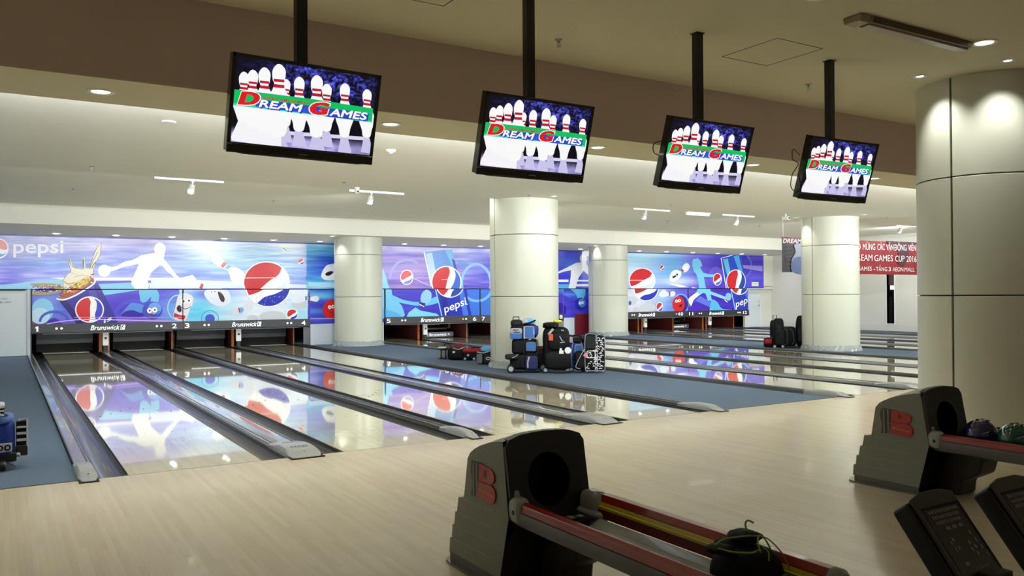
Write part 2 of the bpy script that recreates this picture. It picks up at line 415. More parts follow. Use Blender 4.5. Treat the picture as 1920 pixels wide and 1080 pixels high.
# end wall above the pit and right of it
struct('wall_end', MB().box(X0, X1, YM, YM + 0.12, 1.72, 3.1).box(26.6, 26.80, 24.30, 24.42, 0, 1.72).box(27.58, X1, 24.30, 24.42, 0, 1.72).box(26.6, X1, YM, 24.42, 1.62, 1.74), M_WALL)
struct('wall_pit_back', MB().box(X0, 26.6, 27.3, 27.4, -0.2, 1.8), M_BLKM)
struct('ceiling_pit', MB().box(X0, 26.6, YM + 0.1, 27.4, 1.74, 1.8), M_BLKM)
# right wall with its tall slot
sy0, sy1, sz0, sz1 = 18.52, 18.83, 0.28, 2.7
struct('wall_right', MB().box(X1, X1 + 0.12, YB, sy0, 0, 3.8).box(X1, X1 + 0.12, sy1, 24.5, 0, 3.8).box(X1, X1 + 0.12, sy0, sy1, 0, sz0).box(X1, X1 + 0.12, sy0, sy1, sz1, 3.8), M_WALL)
struct('baseboard_right', MB().box(X1 - 0.015, X1, YB, 24.3, 0, 0.23), M_BASE)
slot = thing('window_1', None, None, (X1, 18.675, 0)); slot['kind'] = 'structure'; del_keys = 0
MB().box(-0.02, 0.12, -0.175, -0.155, sz0, sz1).box(-0.02, 0.12, 0.155, 0.175, sz0, sz1).box(-0.02, 0.12, -0.175, 0.175, sz0 - 0.02, sz0).build('window_frame', M_WHITE, slot)
MB().box(0.7, 0.72, -1.0, 1.0, 0, 3.2).build('window_backdrop', mat('slot_dark', (34, 30, 30), 0.7, noise=0.5, nscale=3), slot)
MB().box(0.3, 0.31, -0.3, 0.3, 1.72, 2.7).build('window_poster', mat('slot_poster', (112, 84, 90), 0.6), slot)
ex = thing('exit_sign', 'small lit green and white exit sign glimpsed through the wall slot', 'sign', (X1 + 0.15, 18.67, 1.55))
MB().box(0, 0.04, -0.16, 0.12, 0, 0.15).build('sign_box', mat('exit_white', (240, 250, 240), 0.5, emit=(225, 250, 235), es=1.6), ex)
MB().box(-0.01, 0, -0.16, -0.08, 0.06, 0.18).build('sign_arrow_panel', mat('exit_green', (90, 190, 140), 0.5, emit=(90, 200, 150), es=1.0), ex)
# access door at the end of the lanes
dr = thing('door_1', None, None, (26.82, 24.33, 0)); dr['kind'] = 'structure'
MB().box(0.02, 0.74, 0, 0.04, 0.01, 1.62).build('door_leaf', mat('door_white', (214, 222, 222), 0.5), dr, bev=0.004)
MB().box(-0.02, 0.02, -0.01, 0.05, 0, 1.64).box(0.74, 0.78, -0.01, 0.05, 0, 1.64).build('door_frame', M_WHITE, dr)
MB().lathe([(0.02, 0), (0.02, 0.05)], 10, 0.64, -0.05, 0.93, 'y').box(0.58, 0.66, -0.06, -0.045, 0.92, 0.94).build('door_handle', M_STEEL, dr)
MB().box(0.62, 0.66, -0.012, 0, 1.06, 1.11).build('door_lock', M_STEEL, dr)

# ================================================================ lanes
M_GAPB = mat('gap_black', (8, 8, 8), 0.6)
for i, x in enumerate(LX):
    n = i + 1
    where = ['leftmost glossy bowling lane, beside the left carpet strip', 'glossy bowling lane right of the nearest wide divider cap', 'glossy bowling lane reflecting the big round emblem ball', 'glossy bowling lane along the left side of the near carpet island',
        'glossy bowling lane along the right side of the near carpet island', 'glossy bowling lane ending under the black bar numeral six', 'glossy bowling lane with three pins standing on its deck', 'glossy bowling lane along the near side of the far carpet island',
        'glossy bowling lane just beyond the far carpet island', 'glossy bowling lane ending under the black bar numeral ten', 'glossy bowling lane with a bright sweep bar beside the full pin rack', 'farthest right glossy bowling lane with the full rack of pins'][i]
    t = thing('bowling_lane', where, 'bowling lane', (x, Y0, 0), group='bowling lanes')
    MB().box(0, LW, 0.004, 24.33 - Y0, -0.05, 0).build('lane_surface', M_LANE, t)
    MB().box(0, LW, 24.36 - Y0, LANE_END - Y0, -0.05, 0).build('pin_deck', M_LANE, t)
    MB().box(0, LW, 24.33 - Y0, 24.36 - Y0, -0.05, 0.002).build('deck_joint_strip', M_BLKM if n > 4 else M_WHITE, t)
    MB().box(0, LW, -0.002, 0.004, -0.05, 0.0005).build('foul_line', M_DARK, t)
    mk = MB()
    for k in range(7):
        px = LW * (k + 1) / 8; py = 3.75 + (0.62 * (1 - abs(k - 3) / 3))
        mk.add([(px - .012, py, .0006), (px + .012, py, .0006), (px, py + .09, .0006)], [(0, 1, 2)])
    for k in (0, 1, 2, 4, 5, 6): mk.add([(LW * (k + 1) / 8 + .009 * math.cos(a), 2.1 + .009 * math.sin(a), .0006) for a in [PI * j / 4 for j in range(8)]], [tuple(range(8))])
    tag(mk.build('aiming_marks', M_DARK, t), kind='stuff')
    for s, gx in ((-1, -G / 2), (1, LW + G / 2)):
        pr = [(gx - G / 2 + 0.012, -0.006), (gx - G / 2 + 0.014, -0.03)] + [(gx + (G / 2 - 0.016) * math.cos(a), -0.03 + 0.062 * math.sin(a)) for a in [PI + PI * k / 10 for k in range(1, 10)]] + [(gx + G / 2 - 0.014, -0.03), (gx + G / 2 - 0.012, -0.006)]
        out = pr + [(gx + G / 2 - .004, -0.012), (gx + G / 2 - .004, -0.12), (gx - G / 2 + .004, -0.12), (gx - G / 2 + .004, -0.012)]
        gm = MB(); k = len(out)
        vs = [(p[0], 0.0, p[1]) for p in out] + [(p[0], LANE_END - Y0, p[1]) for p in out]
        gm.add(vs, [(a, (a + 1) % k, k + (a + 1) % k, k + a) for a in range(k)])
        gm.build('gutter', M_GUT, t, smooth=True, ang=50)
        MB().box(gx + s * -1 * (G / 2) - .004, gx + s * -1 * (G / 2) + .004, 0, LANE_END - Y0, -0.12, -0.008).build('edge_gap', M_GAPB, t)

def division(x0, x1, label, wide, rails=False):
    t = thing('division_cap', label, 'lane divider', ((x0 + x1) / 2, Y0, 0), group='metal dividers between the gutters')
    w = (x1 - x0) / 2; ln = 24.15 - Y0
    if wide:
        pr = [(-w, -0.1), (-w, 0.004), (-w + .012, 0.022), (-w + .03, 0.026), (w - .03, 0.026), (w - .012, 0.022), (w, 0.004), (w, -0.1)]
        MB().prism(pr, 'y', 0.1, ln).build('cap_plate', M_CAP, t, smooth=True)
        MB().box(-w + .034, -w + .042, 0.1, ln, 0.024, 0.031).build('rail', M_STEEL, t); MB().box(w - .042, w - .034, 0.1, ln, 0.024, 0.031).build('rail', M_STEEL, t)
    else:
        pr = [(-w, -0.1), (-w, 0.01), (-w + .01, 0.02), (w - .01, 0.02), (w, 0.01), (w, -0.1)]
        MB().prism(pr, 'y', 0.1, ln).build('cap_plate', mat('cap_grey', (112, 112, 112), 0.2, metal=.3, coat=.5), t)
        MB().box(-w, -w + .014, 0.1, ln, 0.012, 0.034).build('rail', M_STEEL, t, bev=.003); MB().box(w - .014, w, 0.1, ln, 0.012, 0.034).build('rail', M_STEEL, t, bev=.003)
    # moulded end piece that dips onto the approach
    e = MB(); n = 12; rows = []
    for k in range(n + 1):
        y = 0.62 - 0.74 * k / n; h = 0.034 + 0.028 * math.sin(PI * min(1, max(0, (0.62 - y) / 0.74)) ) * (1 if k < n else 0)
        if k > n - 3: h = 0.05 - 0.016 * (k - (n - 3))
        ww = w + 0.012 if k < n - 1 else w - 0.006
        if k == n: ww = w - 0.03 if wide else w - .012
        rows.append([( -ww, y, 0.0 if y < 0.02 else -.03), (-ww, y, h * .62), (-ww + .02, y, h), (ww - .02, y, h), (ww, y, h * .62), (ww, y, 0.0 if y < 0.02 else -.03)])
    vs = [p for r in rows for p in r]; fs = []
    for k in range(n):
        for j in range(5): fs.append((k * 6 + j, k * 6 + j + 1, (k + 1) * 6 + j + 1, (k + 1) * 6 + j))
    fs.append(tuple(range(6))); fs.append(tuple(n * 6 + j for j in range(6))[::-1])
    e.add(vs, fs).build('end_cap', M_CAPE, t, smooth=True, ang=45)
    MB().box(-w - 0.012, w + 0.012, -0.125, 0.05, 0.0, 0.008).build('end_cap_foot', M_BLKM, t)
    MB().lathe([(0.007, 0), (0.007, 0.003)], 8, 0, 0.0, 0.047).build('screw', M_DARK, t)
    if wide:
        pr_ = Print(lambda a, b: (a, b, 0.0625), (0, 0, 1), 0.0006)
        for k in range(5): pr_.poly([(-0.08 + k * .035, .16), (-0.06 + k * .035, .16), (-.05 + k * .035, .19), (-.07 + k * .035, .19)], (50, 52, 55), 1)
        pr_.mb.build('raised_mark', M_INKM, t)
    return t
names = {0: 'narrow twin-rail divider along the left edge of lane one', 1: 'wide grey divider cap between lanes one and two, with a rounded front end', 2: 'narrow ribbed divider between lanes two and three', 3: 'wide grey divider cap between lanes three and four', 4: 'narrow divider between lane four and the near carpet island',
         5: 'narrow divider between the near carpet island and lane five', 6: 'wide divider cap between lanes five and six', 7: 'narrow divider between lanes six and seven', 8: 'wide divider cap between lanes seven and eight', 9: 'narrow divider between lane eight and the far carpet island',
         10: 'narrow divider between the far carpet island and lane nine', 11: 'wide divider cap between lanes nine and ten', 12: 'narrow divider between lanes ten and eleven', 13: 'wide divider cap between lanes eleven and twelve', 14: 'narrow divider right of lane twelve'}
k = 0
for g in range(3):
    L = LX[g * 4:g * 4 + 4]
    division(L[0] - G - .118, L[0] - G, names[k], False); k += 1
    for a in range(3):
        x0 = L[a] + LW + G; x1 = L[a + 1] - G
        if x1 - x0 < .06: m_ = (x0 + x1) / 2; x0, x1 = m_ - .047, m_ + .047
        division(x0, x1, names[k], a != 1); k += 1
    division(L[3] + LW + G, L[3] + LW + G + .13, names[k], False); k += 1

# ================================================================ columns
M_WRAP = mat('plastic_wrap', (190, 196, 196), 0.15, trans=0.35, ior=1.3)
def column(cx, cy, zt, label, wrap):
    t = thing('column', label, 'column', (cx, cy, 0), group='round panelled columns'); R = 0.69
    MB().lathe([(R - 0.03, 0), (R - 0.03, zt)], 48, cap=False).build('core', M_COLC, t, smooth=True)
    zs = [0.10, 1.405, 2.62, 3.835]
    for k in range(3):
        a, b = zs[k] + (0.006 if k else 0), min(zs[k + 1] - 0.006, zt)
        if b - a < 0.05: continue
        for s in (0, 1):
            g = 0.012 / R; a0 = PI * s + g - PI / 2 + PI / 2; a1 = a0 + PI - 2 * g
            n = 36; mb = MB(); vs = []; prof = [(R - .028, a), (R - .004, a), (R, a + .004), (R, b - .004), (R - .004, b), (R - .028, b)]
            mb.lathe(prof, n, a0=a0, a1=a1)
            m_ = len(prof)
            mb.f.append(tuple(i * (n + 1) for i in range(m_))); mb.c.append(None); mb.f.append(tuple(i * (n + 1) + n for i in range(m_))[::-1]); mb.c.append(None)
            mb.build('panel', M_COL, t, smooth=True, ang=35)
    if wrap:
        mb = MB(); n = 90; rs = random.Random(int(cx * 10)); vs = []
        for z, rr in ((0.0, 0.045), (0.05, 0.03), (0.10, 0.006), (0.135, 0.004)):
            for i in range(n): vs.append(((R + rr + rs.uniform(-.5, 1) * (0.022 if z < .12 else .0)) * math.cos(2 * PI * i / n), (R + rr + rs.uniform(0, 1) * (0.02 if z < .12 else .001)) * math.sin(2 * PI * i / n), z + (rs.uniform(-.012, .02) if z > .11 else 0)))
        fs = [(k * n + i, k * n + (i + 1) % n, (k + 1) * n + (i + 1) % n, (k + 1) * n + i) for k in range(3) for i in range(n)]
        mb.add(vs, fs).build('plastic_wrap', M_WRAP, t)
    return t
column(8.84, 22.81, 3.13, 'round cream column by the end of lane four, farthest left', True)
column(8.96, 14.0, Z4, 'round cream column standing on the near carpet behind the stacked bags', True)
column(18.13, 22.85, 3.13, 'smallest round cream column, beside the ends of lanes eight and nine', True)
column(17.83, 13.47, Z4, 'round cream column on the far carpet island beside the black bags', True)
column(8.95, 4.78, Z1, 'large round cream column at right, behind the right ball return', False)
# ================================================================ printed mural
YU, YL = YM - 0.012, 23.6          # upper sheet on the wall, lower sheets on the swing-up masks in front
U = Print(lambda u, v: (lambda q: (q[0], YU - 0.002, q[1]))(onY(u, v, YU)), (0, -1, 0))
L_ = Print(lambda u, v: (lambda q: (q[0], YL - 0.002, q[1]))(onY(u, v, YL)), (0, -1, 0))
class Crop:
    """same drawing calls in the coordinates of an enlarged detail of the print"""
    def __init__(s, p, ox, oy, k): s.p = p; s.o = (ox, oy); s.k = k
    def t(s, q): return (s.o[0] + q[0] / s.k, s.o[1] + q[1] / s.k)
    def poly(s, pts, col, lay=1, smooth=False): s.p.poly([s.t(q) for q in pts], col, lay, smooth)
    def ell(s, cx, cy, rx, ry, col, lay=1, rot=0): c = s.t((cx, cy)); s.p.ell(c[0], c[1], rx / s.k, ry / s.k, col, lay, rot)
    def line(s, pts, w, col, lay=1, closed=False): s.p.line([s.t(q) for q in pts], w / s.k, col, lay, closed)
    def ring(s, cx, cy, rx, ry, w, col, lay=1, **k): c = s.t((cx, cy)); s.p.ring(c[0], c[1], rx / s.k, ry / s.k, w / s.k, col, lay, **k)
    def globe(s, cx, cy, rx, ry, lay=2, rot=0, **k): c = s.t((cx, cy)); s.p.globe(c[0], c[1], rx / s.k, ry / s.k, lay, rot, **k)
    def text(s, b, p0, p1, h, col, lay=2, **k): s.p.text(b, s.t(p0), s.t(p1), h / s.k, col, lay, **k)
WH = (252, 253, 255); NAVY = (46, 42, 150); DEEP = (62, 44, 196); CY = (120, 205, 242); RED = (214, 36, 44)
def face(c, ex, ey, r, mouth, lay):
    c.ell(ex, ey, r, r * 1.1, (255, 255, 255), lay); c.ell(ex + r * 2, ey - r * .3, r, r * 1.1, (255, 255, 255), lay)
    c.ell(ex + r * .1, ey, r * .35, r * .4, (20, 20, 40), lay + 1); c.ell(ex + r * 2.1, ey - r * .3, r * .35, r * .4, (20, 20, 40), lay + 1)
    if mouth: c.poly(mouth, (60, 10, 20), lay, True)
# -- left end: word mark, emblem and splash
a = Crop(U, 0, 430, 9.39)
a.globe(-22, 335, 175, 178, 2, 0.25, red=(240, 140, 140), blue=(90, 160, 225))
a.text('pepsi', (232, 415), (1118, 415), 232, WH, 3, bold=0.012)
a.ell(1135, 410, 9, 9, WH, 3)
a.poly([(-400, 1080), (0, 980), (600, 920), (1100, 870), (1150, 1080), (1150, 1300), (-400, 1300)], (150, 210, 240), 1)
for p in (U, L_):
    b = Crop(p, 50, 470, 7.2)
    b.poly([(-30, 420), (500, 385), (500, 470), (-30, 520)], (150, 212, 240), 1) if p is U else None
    b.poly([(880, 440), (960, 440), (1010, 525), (1190, 880), (1245, 1010), (690, 1010), (560, 830), (440, 680), (640, 590)], (56, 46, 158), 2)
    b.poly([(440, 680), (520, 650), (640, 800), (800, 1010), (690, 1010), (560, 830)], (36, 28, 120), 3)
    b.poly([(820, 500), (900, 460), (1100, 1010), (960, 1010)], (78, 66, 182), 3)
    b.line(sp([(400, 648), (500, 662), (640, 612), (800, 520), (900, 450), (925, 405)], 5, False), 22, (250, 250, 255), 6)
    b.poly([(440, 640), (490, 560), (640, 470), (850, 375), (905, 385), (900, 425), (780, 500), (640, 590), (520, 640)], (178, 84, 38), 4, True)
    b.poly([(600, 470), (760, 380), (860, 370), (820, 440), (680, 500)], (222, 196, 70), 5, True)
    b.poly([(560, 560), (700, 500), (840, 440), (800, 480), (640, 570)], (226, 120, 70), 5)
    foam = [(490, 400), (540, 330), (600, 280), (575, 200), (560, 95), (590, 110), (625, 200), (700, 240), (750, 255), (762, 90), (790, 95), (800, 240), (850, 235), (905, 60), (950, -50), (1010, -110), (990, 60), (930, 170), (900, 260), (905, 385), (760, 400), (600, 470), (500, 560)]
    b.poly(foam, (236, 226, 200), 3); b.line(foam, 7, (120, 96, 60), 4, True)
    for q, w, c in (([(575, 110), (600, 200), (680, 240)], 9, (110, 100, 70)), ([(768, 120), (770, 240)], 16, (80, 62, 40)), ([(850, 250), (905, 120), (960, 20)], 10, (150, 130, 90)), ([(500, 410), (560, 450), (640, 430)], 12, (190, 130, 50)), ([(520, 330), (600, 300), (700, 330)], 8, (200, 190, 160)), ([(640, 360), (740, 330), (860, 350)], 10, (214, 190, 120)), ([(880, 240), (900, 190), (940, 150)], 12, (70, 50, 40))):
        b.line(sp(q, 4, False), w, c, 5)
    b.poly([(40, 455), (180, 440), (430, 450), (520, 520), (430, 565), (250, 600), (60, 590), (20, 560), (200, 540), (160, 490)], (172, 150, 112), 3, True)
    b.poly([(120, 520), (330, 500), (400, 530), (260, 560)], (70, 50, 170), 4, True)
    rs = random.Random(3)
    for i in range(130):
        t = rs.random(); x = 40 + 470 * t; y = 470 + 100 * rs.random() - 20 * t
        b.ell(x, y, rs.uniform(4, 11), rs.uniform(3, 8), rs.choice([(60, 46, 30), (226, 220, 200), (190, 150, 80), (120, 90, 50), (250, 250, 245)]), 5)
    for i in range(70):
        x = rs.uniform(440, 900); y = 640 - (x - 440) * .48 - rs.uniform(0, 110)
        b.ell(x, y, rs.uniform(5, 14), rs.uniform(4, 9), rs.choice([(140, 44, 22), (235, 190, 60), (250, 240, 220), (96, 50, 22), (200, 60, 40)]), 6)
b = Crop(L_, 50, 470, 7.2)
b.globe(848, 795, 196, 178, 4, -1.45, ringw=.09, blue=(70, 72, 200))
b.ell(215, 800, 150, 155, (142, 208, 240), 2); b.ell(180, 880, 130, 110, (196, 228, 246), 2)
b.ring(370, 960, 190, 135, 34, (64, 96, 200), 3, a0=PI, a1=2 * PI); b.poly([(270, 1010), (290, 950), (380, 910), (450, 960), (480, 1010)], (70, 40, 180), 4, True)
b.poly([(60, 975), (170, 1000), (220, 1030), (60, 1030)], (150, 30, 60), 4)
b.line(sp([(270, 990), (500, 952), (800, 928), (1440, 940), (2200, 960)], 5, False), 12, (226, 190, 250), 7); b.line([(640, 900), (2100, 900)], 8, (190, 150, 245), 7)
b.text('is', (1040, 985), (1150, 930), 60, WH, 8, bold=.01)
# -- bowler silhouette
c = Crop(U, 180, 440, 6.355)
c.poly([(-560, 512), (450, 510), (450, 547), (-300, 548)], WH, 1); c.poly([(-330, 560), (420, 545), (420, 568), (-300, 600)], (84, 84, 200), 1)
c.poly([(600, 512), (1060, 512), (1060, 545), (600, 545)], WH, 1); c.poly([(600, 576), (1500, 580), (1500, 640), (600, 640)], (250, 250, 255), 1); c.poly([(600, 545), (1000, 545), (1000, 575), (600, 575)], (130, 112, 200), 1)
c.poly([(-300, 600), (420, 572), (640, 590), (640, 650), (-300, 650)], (140, 206, 242), 1)
c.poly([(700, 215), (620, 228), (540, 245), (440, 300), (330, 325), (260, 370), (190, 385), (150, 375), (150, 440), (200, 432), (330, 385), (505, 350), (490, 400), (465, 450), (452, 490), (420, 530), (425, 600), (470, 650), (620, 650), (630, 600), (615, 545), (660, 450), (765, 358), (790, 372), (850, 440), (940, 515), (955, 565), (975, 548), (985, 568), (1012, 560), (1002, 520), (950, 470), (900, 400), (810, 290), (790, 240)], WH, 2)
c.ell(760, 170, 70, 76, WH, 3); c.poly([(700, 180), (820, 180), (815, 270), (700, 270)], WH, 3); c.ell(98, 430, 76, 72, WH, 3)
c = Crop(L_, 180, 440, 6.355)
c.poly([(20, 590), (520, 590), (500, 662), (100, 722)], (130, 204, 242), 1)
c.poly([(500, 600), (705, 600), (755, 720), (745, 800), (650, 820), (655, 740), (600, 800), (560, 812), (528, 790)], (110, 192, 236), 2)
c.ring(450, 1010, 235, 215, 46, (76, 74, 214), 1, a0=PI, a1=2 * PI); c.poly([(310, 970), (350, 915), (440, 900), (540, 930), (560, 975)], (46, 22, 166), 2, True); c.poly([(290, 960), (400, 830), (470, 815), (580, 850), (540, 930), (440, 900), (350, 915)], (86, 140, 226), 2, True)
c.ell(672, 902, 120, 106, (62, 70, 200), 3); c.ell(700, 880, 80, 72, (110, 160, 240), 4); face(c, 637, 905, 30, None, 5); c.line(sp([(640, 955), (700, 955), (760, 910)], 5, False), 8, (20, 20, 70), 6); c.poly([(625, 960), (668, 965), (655, 990), (632, 988)], (200, 50, 50), 6)
c.ring(985, 870, 130, 150, 16, (150, 220, 246), 1)
c.poly([(985, 720), (1060, 697), (1150, 735), (1158, 810), (1115, 900), (1072, 1012), (1000, 1024), (922, 985), (945, 860), (962, 780)], (228, 228, 238), 3, True)
c.poly([(932, 930), (1000, 958), (1068, 965), (1052, 1012), (990, 1005), (925, 975)], (204, 34, 38), 4); face(c, 1040, 795, 32, [(965, 860), (1000, 840), (1020, 900), (1000, 925), (965, 900)], 5); c.line(sp([(1000, 850), (1060, 885), (1130, 860)], 5, False), 7, (40, 40, 60), 5)
# -- big emblem ball with tumbling pins
for p in (U, L_):
    d = Crop(p, 330, 440, 6.4)
    if p is U:
        d.poly([(-300, 520), (1560, 600), (1560, 640), (-300, 640)], (232, 240, 252), 1)
        d.poly([(428, 300), (450, 256), (520, 250), (575, 320), (640, 385), (720, 395), (800, 440), (830, 520), (790, 600), (720, 600), (660, 540), (625, 440), (560, 405), (450, 340)], (252, 252, 255), 2, True)
        d.poly([(572, 325), (612, 350), (562, 402), (533, 378)], (214, 70, 80), 3); d.poly([(622, 362), (664, 382), (612, 424), (588, 400)], (104, 180, 226), 3)
        d.poly([(50, 520), (200, 480), (262, 560), (302, 600), (270, 645), (60, 640)], (240, 242, 250), 2); d.poly([(305, 580), (332, 602), (312, 655), (278, 640)], (200, 40, 44), 3)
        d.globe(1085, 572, 282, 252, 3, -.62, ringw=.05, red=(206, 34, 44), blue=(236, 240, 248)); d.line([(820, 520), (1250, 515)], 10, (240, 200, 205), 6)
        d.globe(1500, 322, 40, 38, 3, -.5, red=(220, 90, 90)); d.ell(1300, 180, 22, 30, (230, 240, 245), 2); d.line([(1285, 160), (1320, 190)], 8, (90, 100, 110), 3)
        d.poly([(1745, 470), (1790, 385), (1850, 355), (2010, 350), (2010, 500), (1900, 545), (1800, 545), (1750, 520)], (236, 240, 248), 2, True); d.poly([(1790, 470), (1840, 440), (1890, 445), (1860, 480), (1815, 495)], (40, 16, 30), 3, True)
        d.poly([(1590, 570), (1900, 590), (2100, 620), (2100, 650), (1590, 620)], (190, 226, 250), 2)
    else:
        d.globe(1105, 612, 276, 258, 3, -.42, ringw=.05, red=(196, 30, 40), blue=(34, 42, 176)); rs = random.Random(5)
        for i in range(26): d.ell(rs.uniform(960, 1320), rs.uniform(730, 840), 5, 5, (130, 170, 240), 6)
        d.poly([(338, 690), (420, 635), (560, 632), (640, 700), (652, 800), (560, 862), (440, 835), (360, 760)], (226, 232, 244), 2, True)
        d.poly([(500, 690), (545, 700), (582, 760), (574, 806), (535, 790)], (50, 18, 26), 3, True); face(d, 425, 690, 20, None, 3); d.poly([(305, 600), (332, 606), (312, 655), (285, 650)], (200, 40, 44), 3)
        d.ring(407, 1005, 102, 95, 8, (70, 150, 190), 2); d.ell(407, 1008, 58, 54, (70, 82, 212), 2)
        d.ell(700, 920, 50, 40, (214, 218, 228), 2); d.ell(870, 860, 60, 55, (222, 226, 236), 2); d.poly([(745, 880), (800, 870), (815, 905), (780, 950), (765, 900)], (120, 170, 220), 3); d.poly([(745, 880), (765, 880), (770, 945), (755, 930)], (200, 60, 60), 3)
        for q in ((920, 1015, 72, 52), (1160, 985, 160, 70), (1480, 820, 90, 70)): d.ell(*q, (204, 208, 216), 1)
        d.globe(1395, 955, 70, 66, 4, -.5)
        d.poly([(1380, 765), (1430, 700), (1520, 712), (1570, 748), (1610, 748), (1690, 735), (1718, 765), (1690, 805), (1610, 790), (1560, 790), (1480, 822), (1400, 812)], (228, 234, 244), 3, True)
        d.poly([(1548, 738), (1576, 738), (1576, 787), (1548, 787)], (60, 150, 210), 4); d.poly([(1590, 736), (1616, 736), (1608, 792), (1584, 790)], (180, 40, 50), 4)
        d.ell(1872, 898, 112, 118, (216, 28, 34), 3); face(d, 1845, 870, 20, None, 5); d.line([(1835, 935), (1890, 935)], 6, (120, 10, 20), 5); d.line([(1600, 1006), (2100, 1006)], 10, (170, 170, 220), 4)
# -- can between lanes 5 and 7
for p in (U, L_):
    e = Crop(p, 715, 440, 6.752)
    if p is U:
        e.poly([(545, 225), (700, 200), (890, 190), (930, 330), (1010, 665), (692, 665)], (110, 160, 238), 2)
        e.poly([(560, 240), (640, 225), (720, 640), (640, 655)], (190, 225, 250), 3); e.poly([(800, 190), (880, 190), (960, 460), (900, 400)], (120, 200, 245), 3); e.poly([(890, 300), (930, 330), (1010, 665), (960, 640)], (40, 70, 200), 3)
        e.line([(540, 222), (590, 450), (632, 655)], 16, WH, 5); e.globe(822, 600, 192, 206, 5, -1.2, ringw=.07, blue=(60, 110, 210)); e.line([(760, 568), (880, 568)], 8, (245, 200, 200), 8)
        e.globe(320, 540, 84, 97, 4, -.35, blue=(150, 130, 200), red=(222, 70, 80)); e.line([(420, 560), (610, 645)], 8, (226, 220, 245), 2)
        e.ring(1200, 615, 185, 240, 34, (150, 196, 248), 3); e.poly([(950, 320), (1050, 325), (1110, 380), (980, 390)], (100, 160, 240), 2)
        e.poly([(-600, 380), (15, 420), (45, 490), (100, 680), (-600, 680)], (150, 216, 246), 1, False)
        e.ring(330, 560, 220, 240, 30, (160, 160, 230), 1, a0=PI, a1=1.7 * PI)
    else:
        e.poly([(-500, 560), (95, 600), (128, 700), (140, 770), (260, 900), (300, 1020), (240, 1060), (-500, 800)], (120, 202, 246), 2)
        e.poly([(-500, 900), (15, 930), (200, 990), (280, 1060), (-500, 1060)], (90, 180, 240), 3)
        e.poly([(130, 765), (300, 830), (500, 850), (720, 780), (740, 850), (560, 900), (350, 885), (150, 830)], (110, 200, 246), 2, True)
        e.poly([(680, 600), (1050, 600), (1148, 1060), (766, 1060)], (34, 52, 188), 4); e.poly([(720, 600), (800, 600), (860, 1060), (800, 1060)], (26, 36, 160), 5); e.poly([(960, 600), (1020, 600), (1110, 1060), (1040, 1060)], (70, 120, 226), 5)
        e.line([(672, 640), (770, 1050)], 14, (150, 210, 250), 5); e.globe(866, 640, 178, 158, 6, -1.0, ringw=.07)
        e.text('pepsi', (800, 992), (1078, 882), 96, WH, 9, bold=.012, slant=-2); e.ell(1084, 880, 7, 7, WH, 9)
        e.poly([(500, 850), (508, 750), (570, 696), (632, 740), (622, 830), (560, 882)], (150, 205, 244), 4, True); e.poly([(478, 848), (560, 870), (545, 915), (472, 890)], (60, 26, 140), 5); e.line([(480, 880), (540, 912)], 10, WH, 6)
        e.poly([(320, 1040), (340, 990), (430, 920), (490, 960), (700, 1000), (760, 1060), (320, 1060)], (132, 218, 246), 4)
        e.ring(1210, 660, 190, 180, 34, (120, 190, 250), 3); e.poly([(1080, 690), (1400, 640), (1500, 1060), (1150, 1060)], (66, 120, 226), 1)
# -- second bowler between the columns
c = Crop(U, 1040, 440, 5.4)
c.poly([(-200, 455), (140, 455), (140, 480), (-200, 480)], WH, 1); c.poly([(225, 458), (600, 458), (600, 474), (225, 474)], WH, 1); c.poly([(205, 500), (600, 500), (600, 524), (205, 524)], WH, 1); c.poly([(-200, 505), (205, 500), (205, 560), (-200, 560)], (90, 190, 230), 1)
c.poly([(-60, 400), (42, 372), (120, 335), (215, 285), (255, 280), (320, 292), (348, 350), (420, 470), (400, 480), (335, 405), (292, 365), (245, 430), (226, 480), (208, 560), (138, 560), (160, 440), (165, 360), (100, 372), (42, 392), (-60, 430)], WH, 2); c.ell(290, 240, 36, 46, WH, 3); c.poly([(262, 240), (318, 240), (318, 300), (262, 300)], WH, 3); c.ell(320, 190, 40, 30, (240, 245, 255), 1)
c = Crop(L_, 1040, 440, 5.4)
c.poly([(150, 500), (290, 500), (312, 590), (290, 645), (240, 660), (215, 600), (150, 540)], (100, 186, 232), 2, True); c.ell(262, 702, 54, 66, (30, 40, 170), 3); c.ell(278, 690, 38, 46, (70, 130, 226), 4); face(c, 258, 692, 13, [(240, 725), (262, 735), (255, 755)], 5)
c.ring(60, 800, 130, 180, 30, (60, 60, 200), 1, a0=PI, a1=2 * PI); c.ell(60, 760, 60, 70, (44, 20, 160), 2)
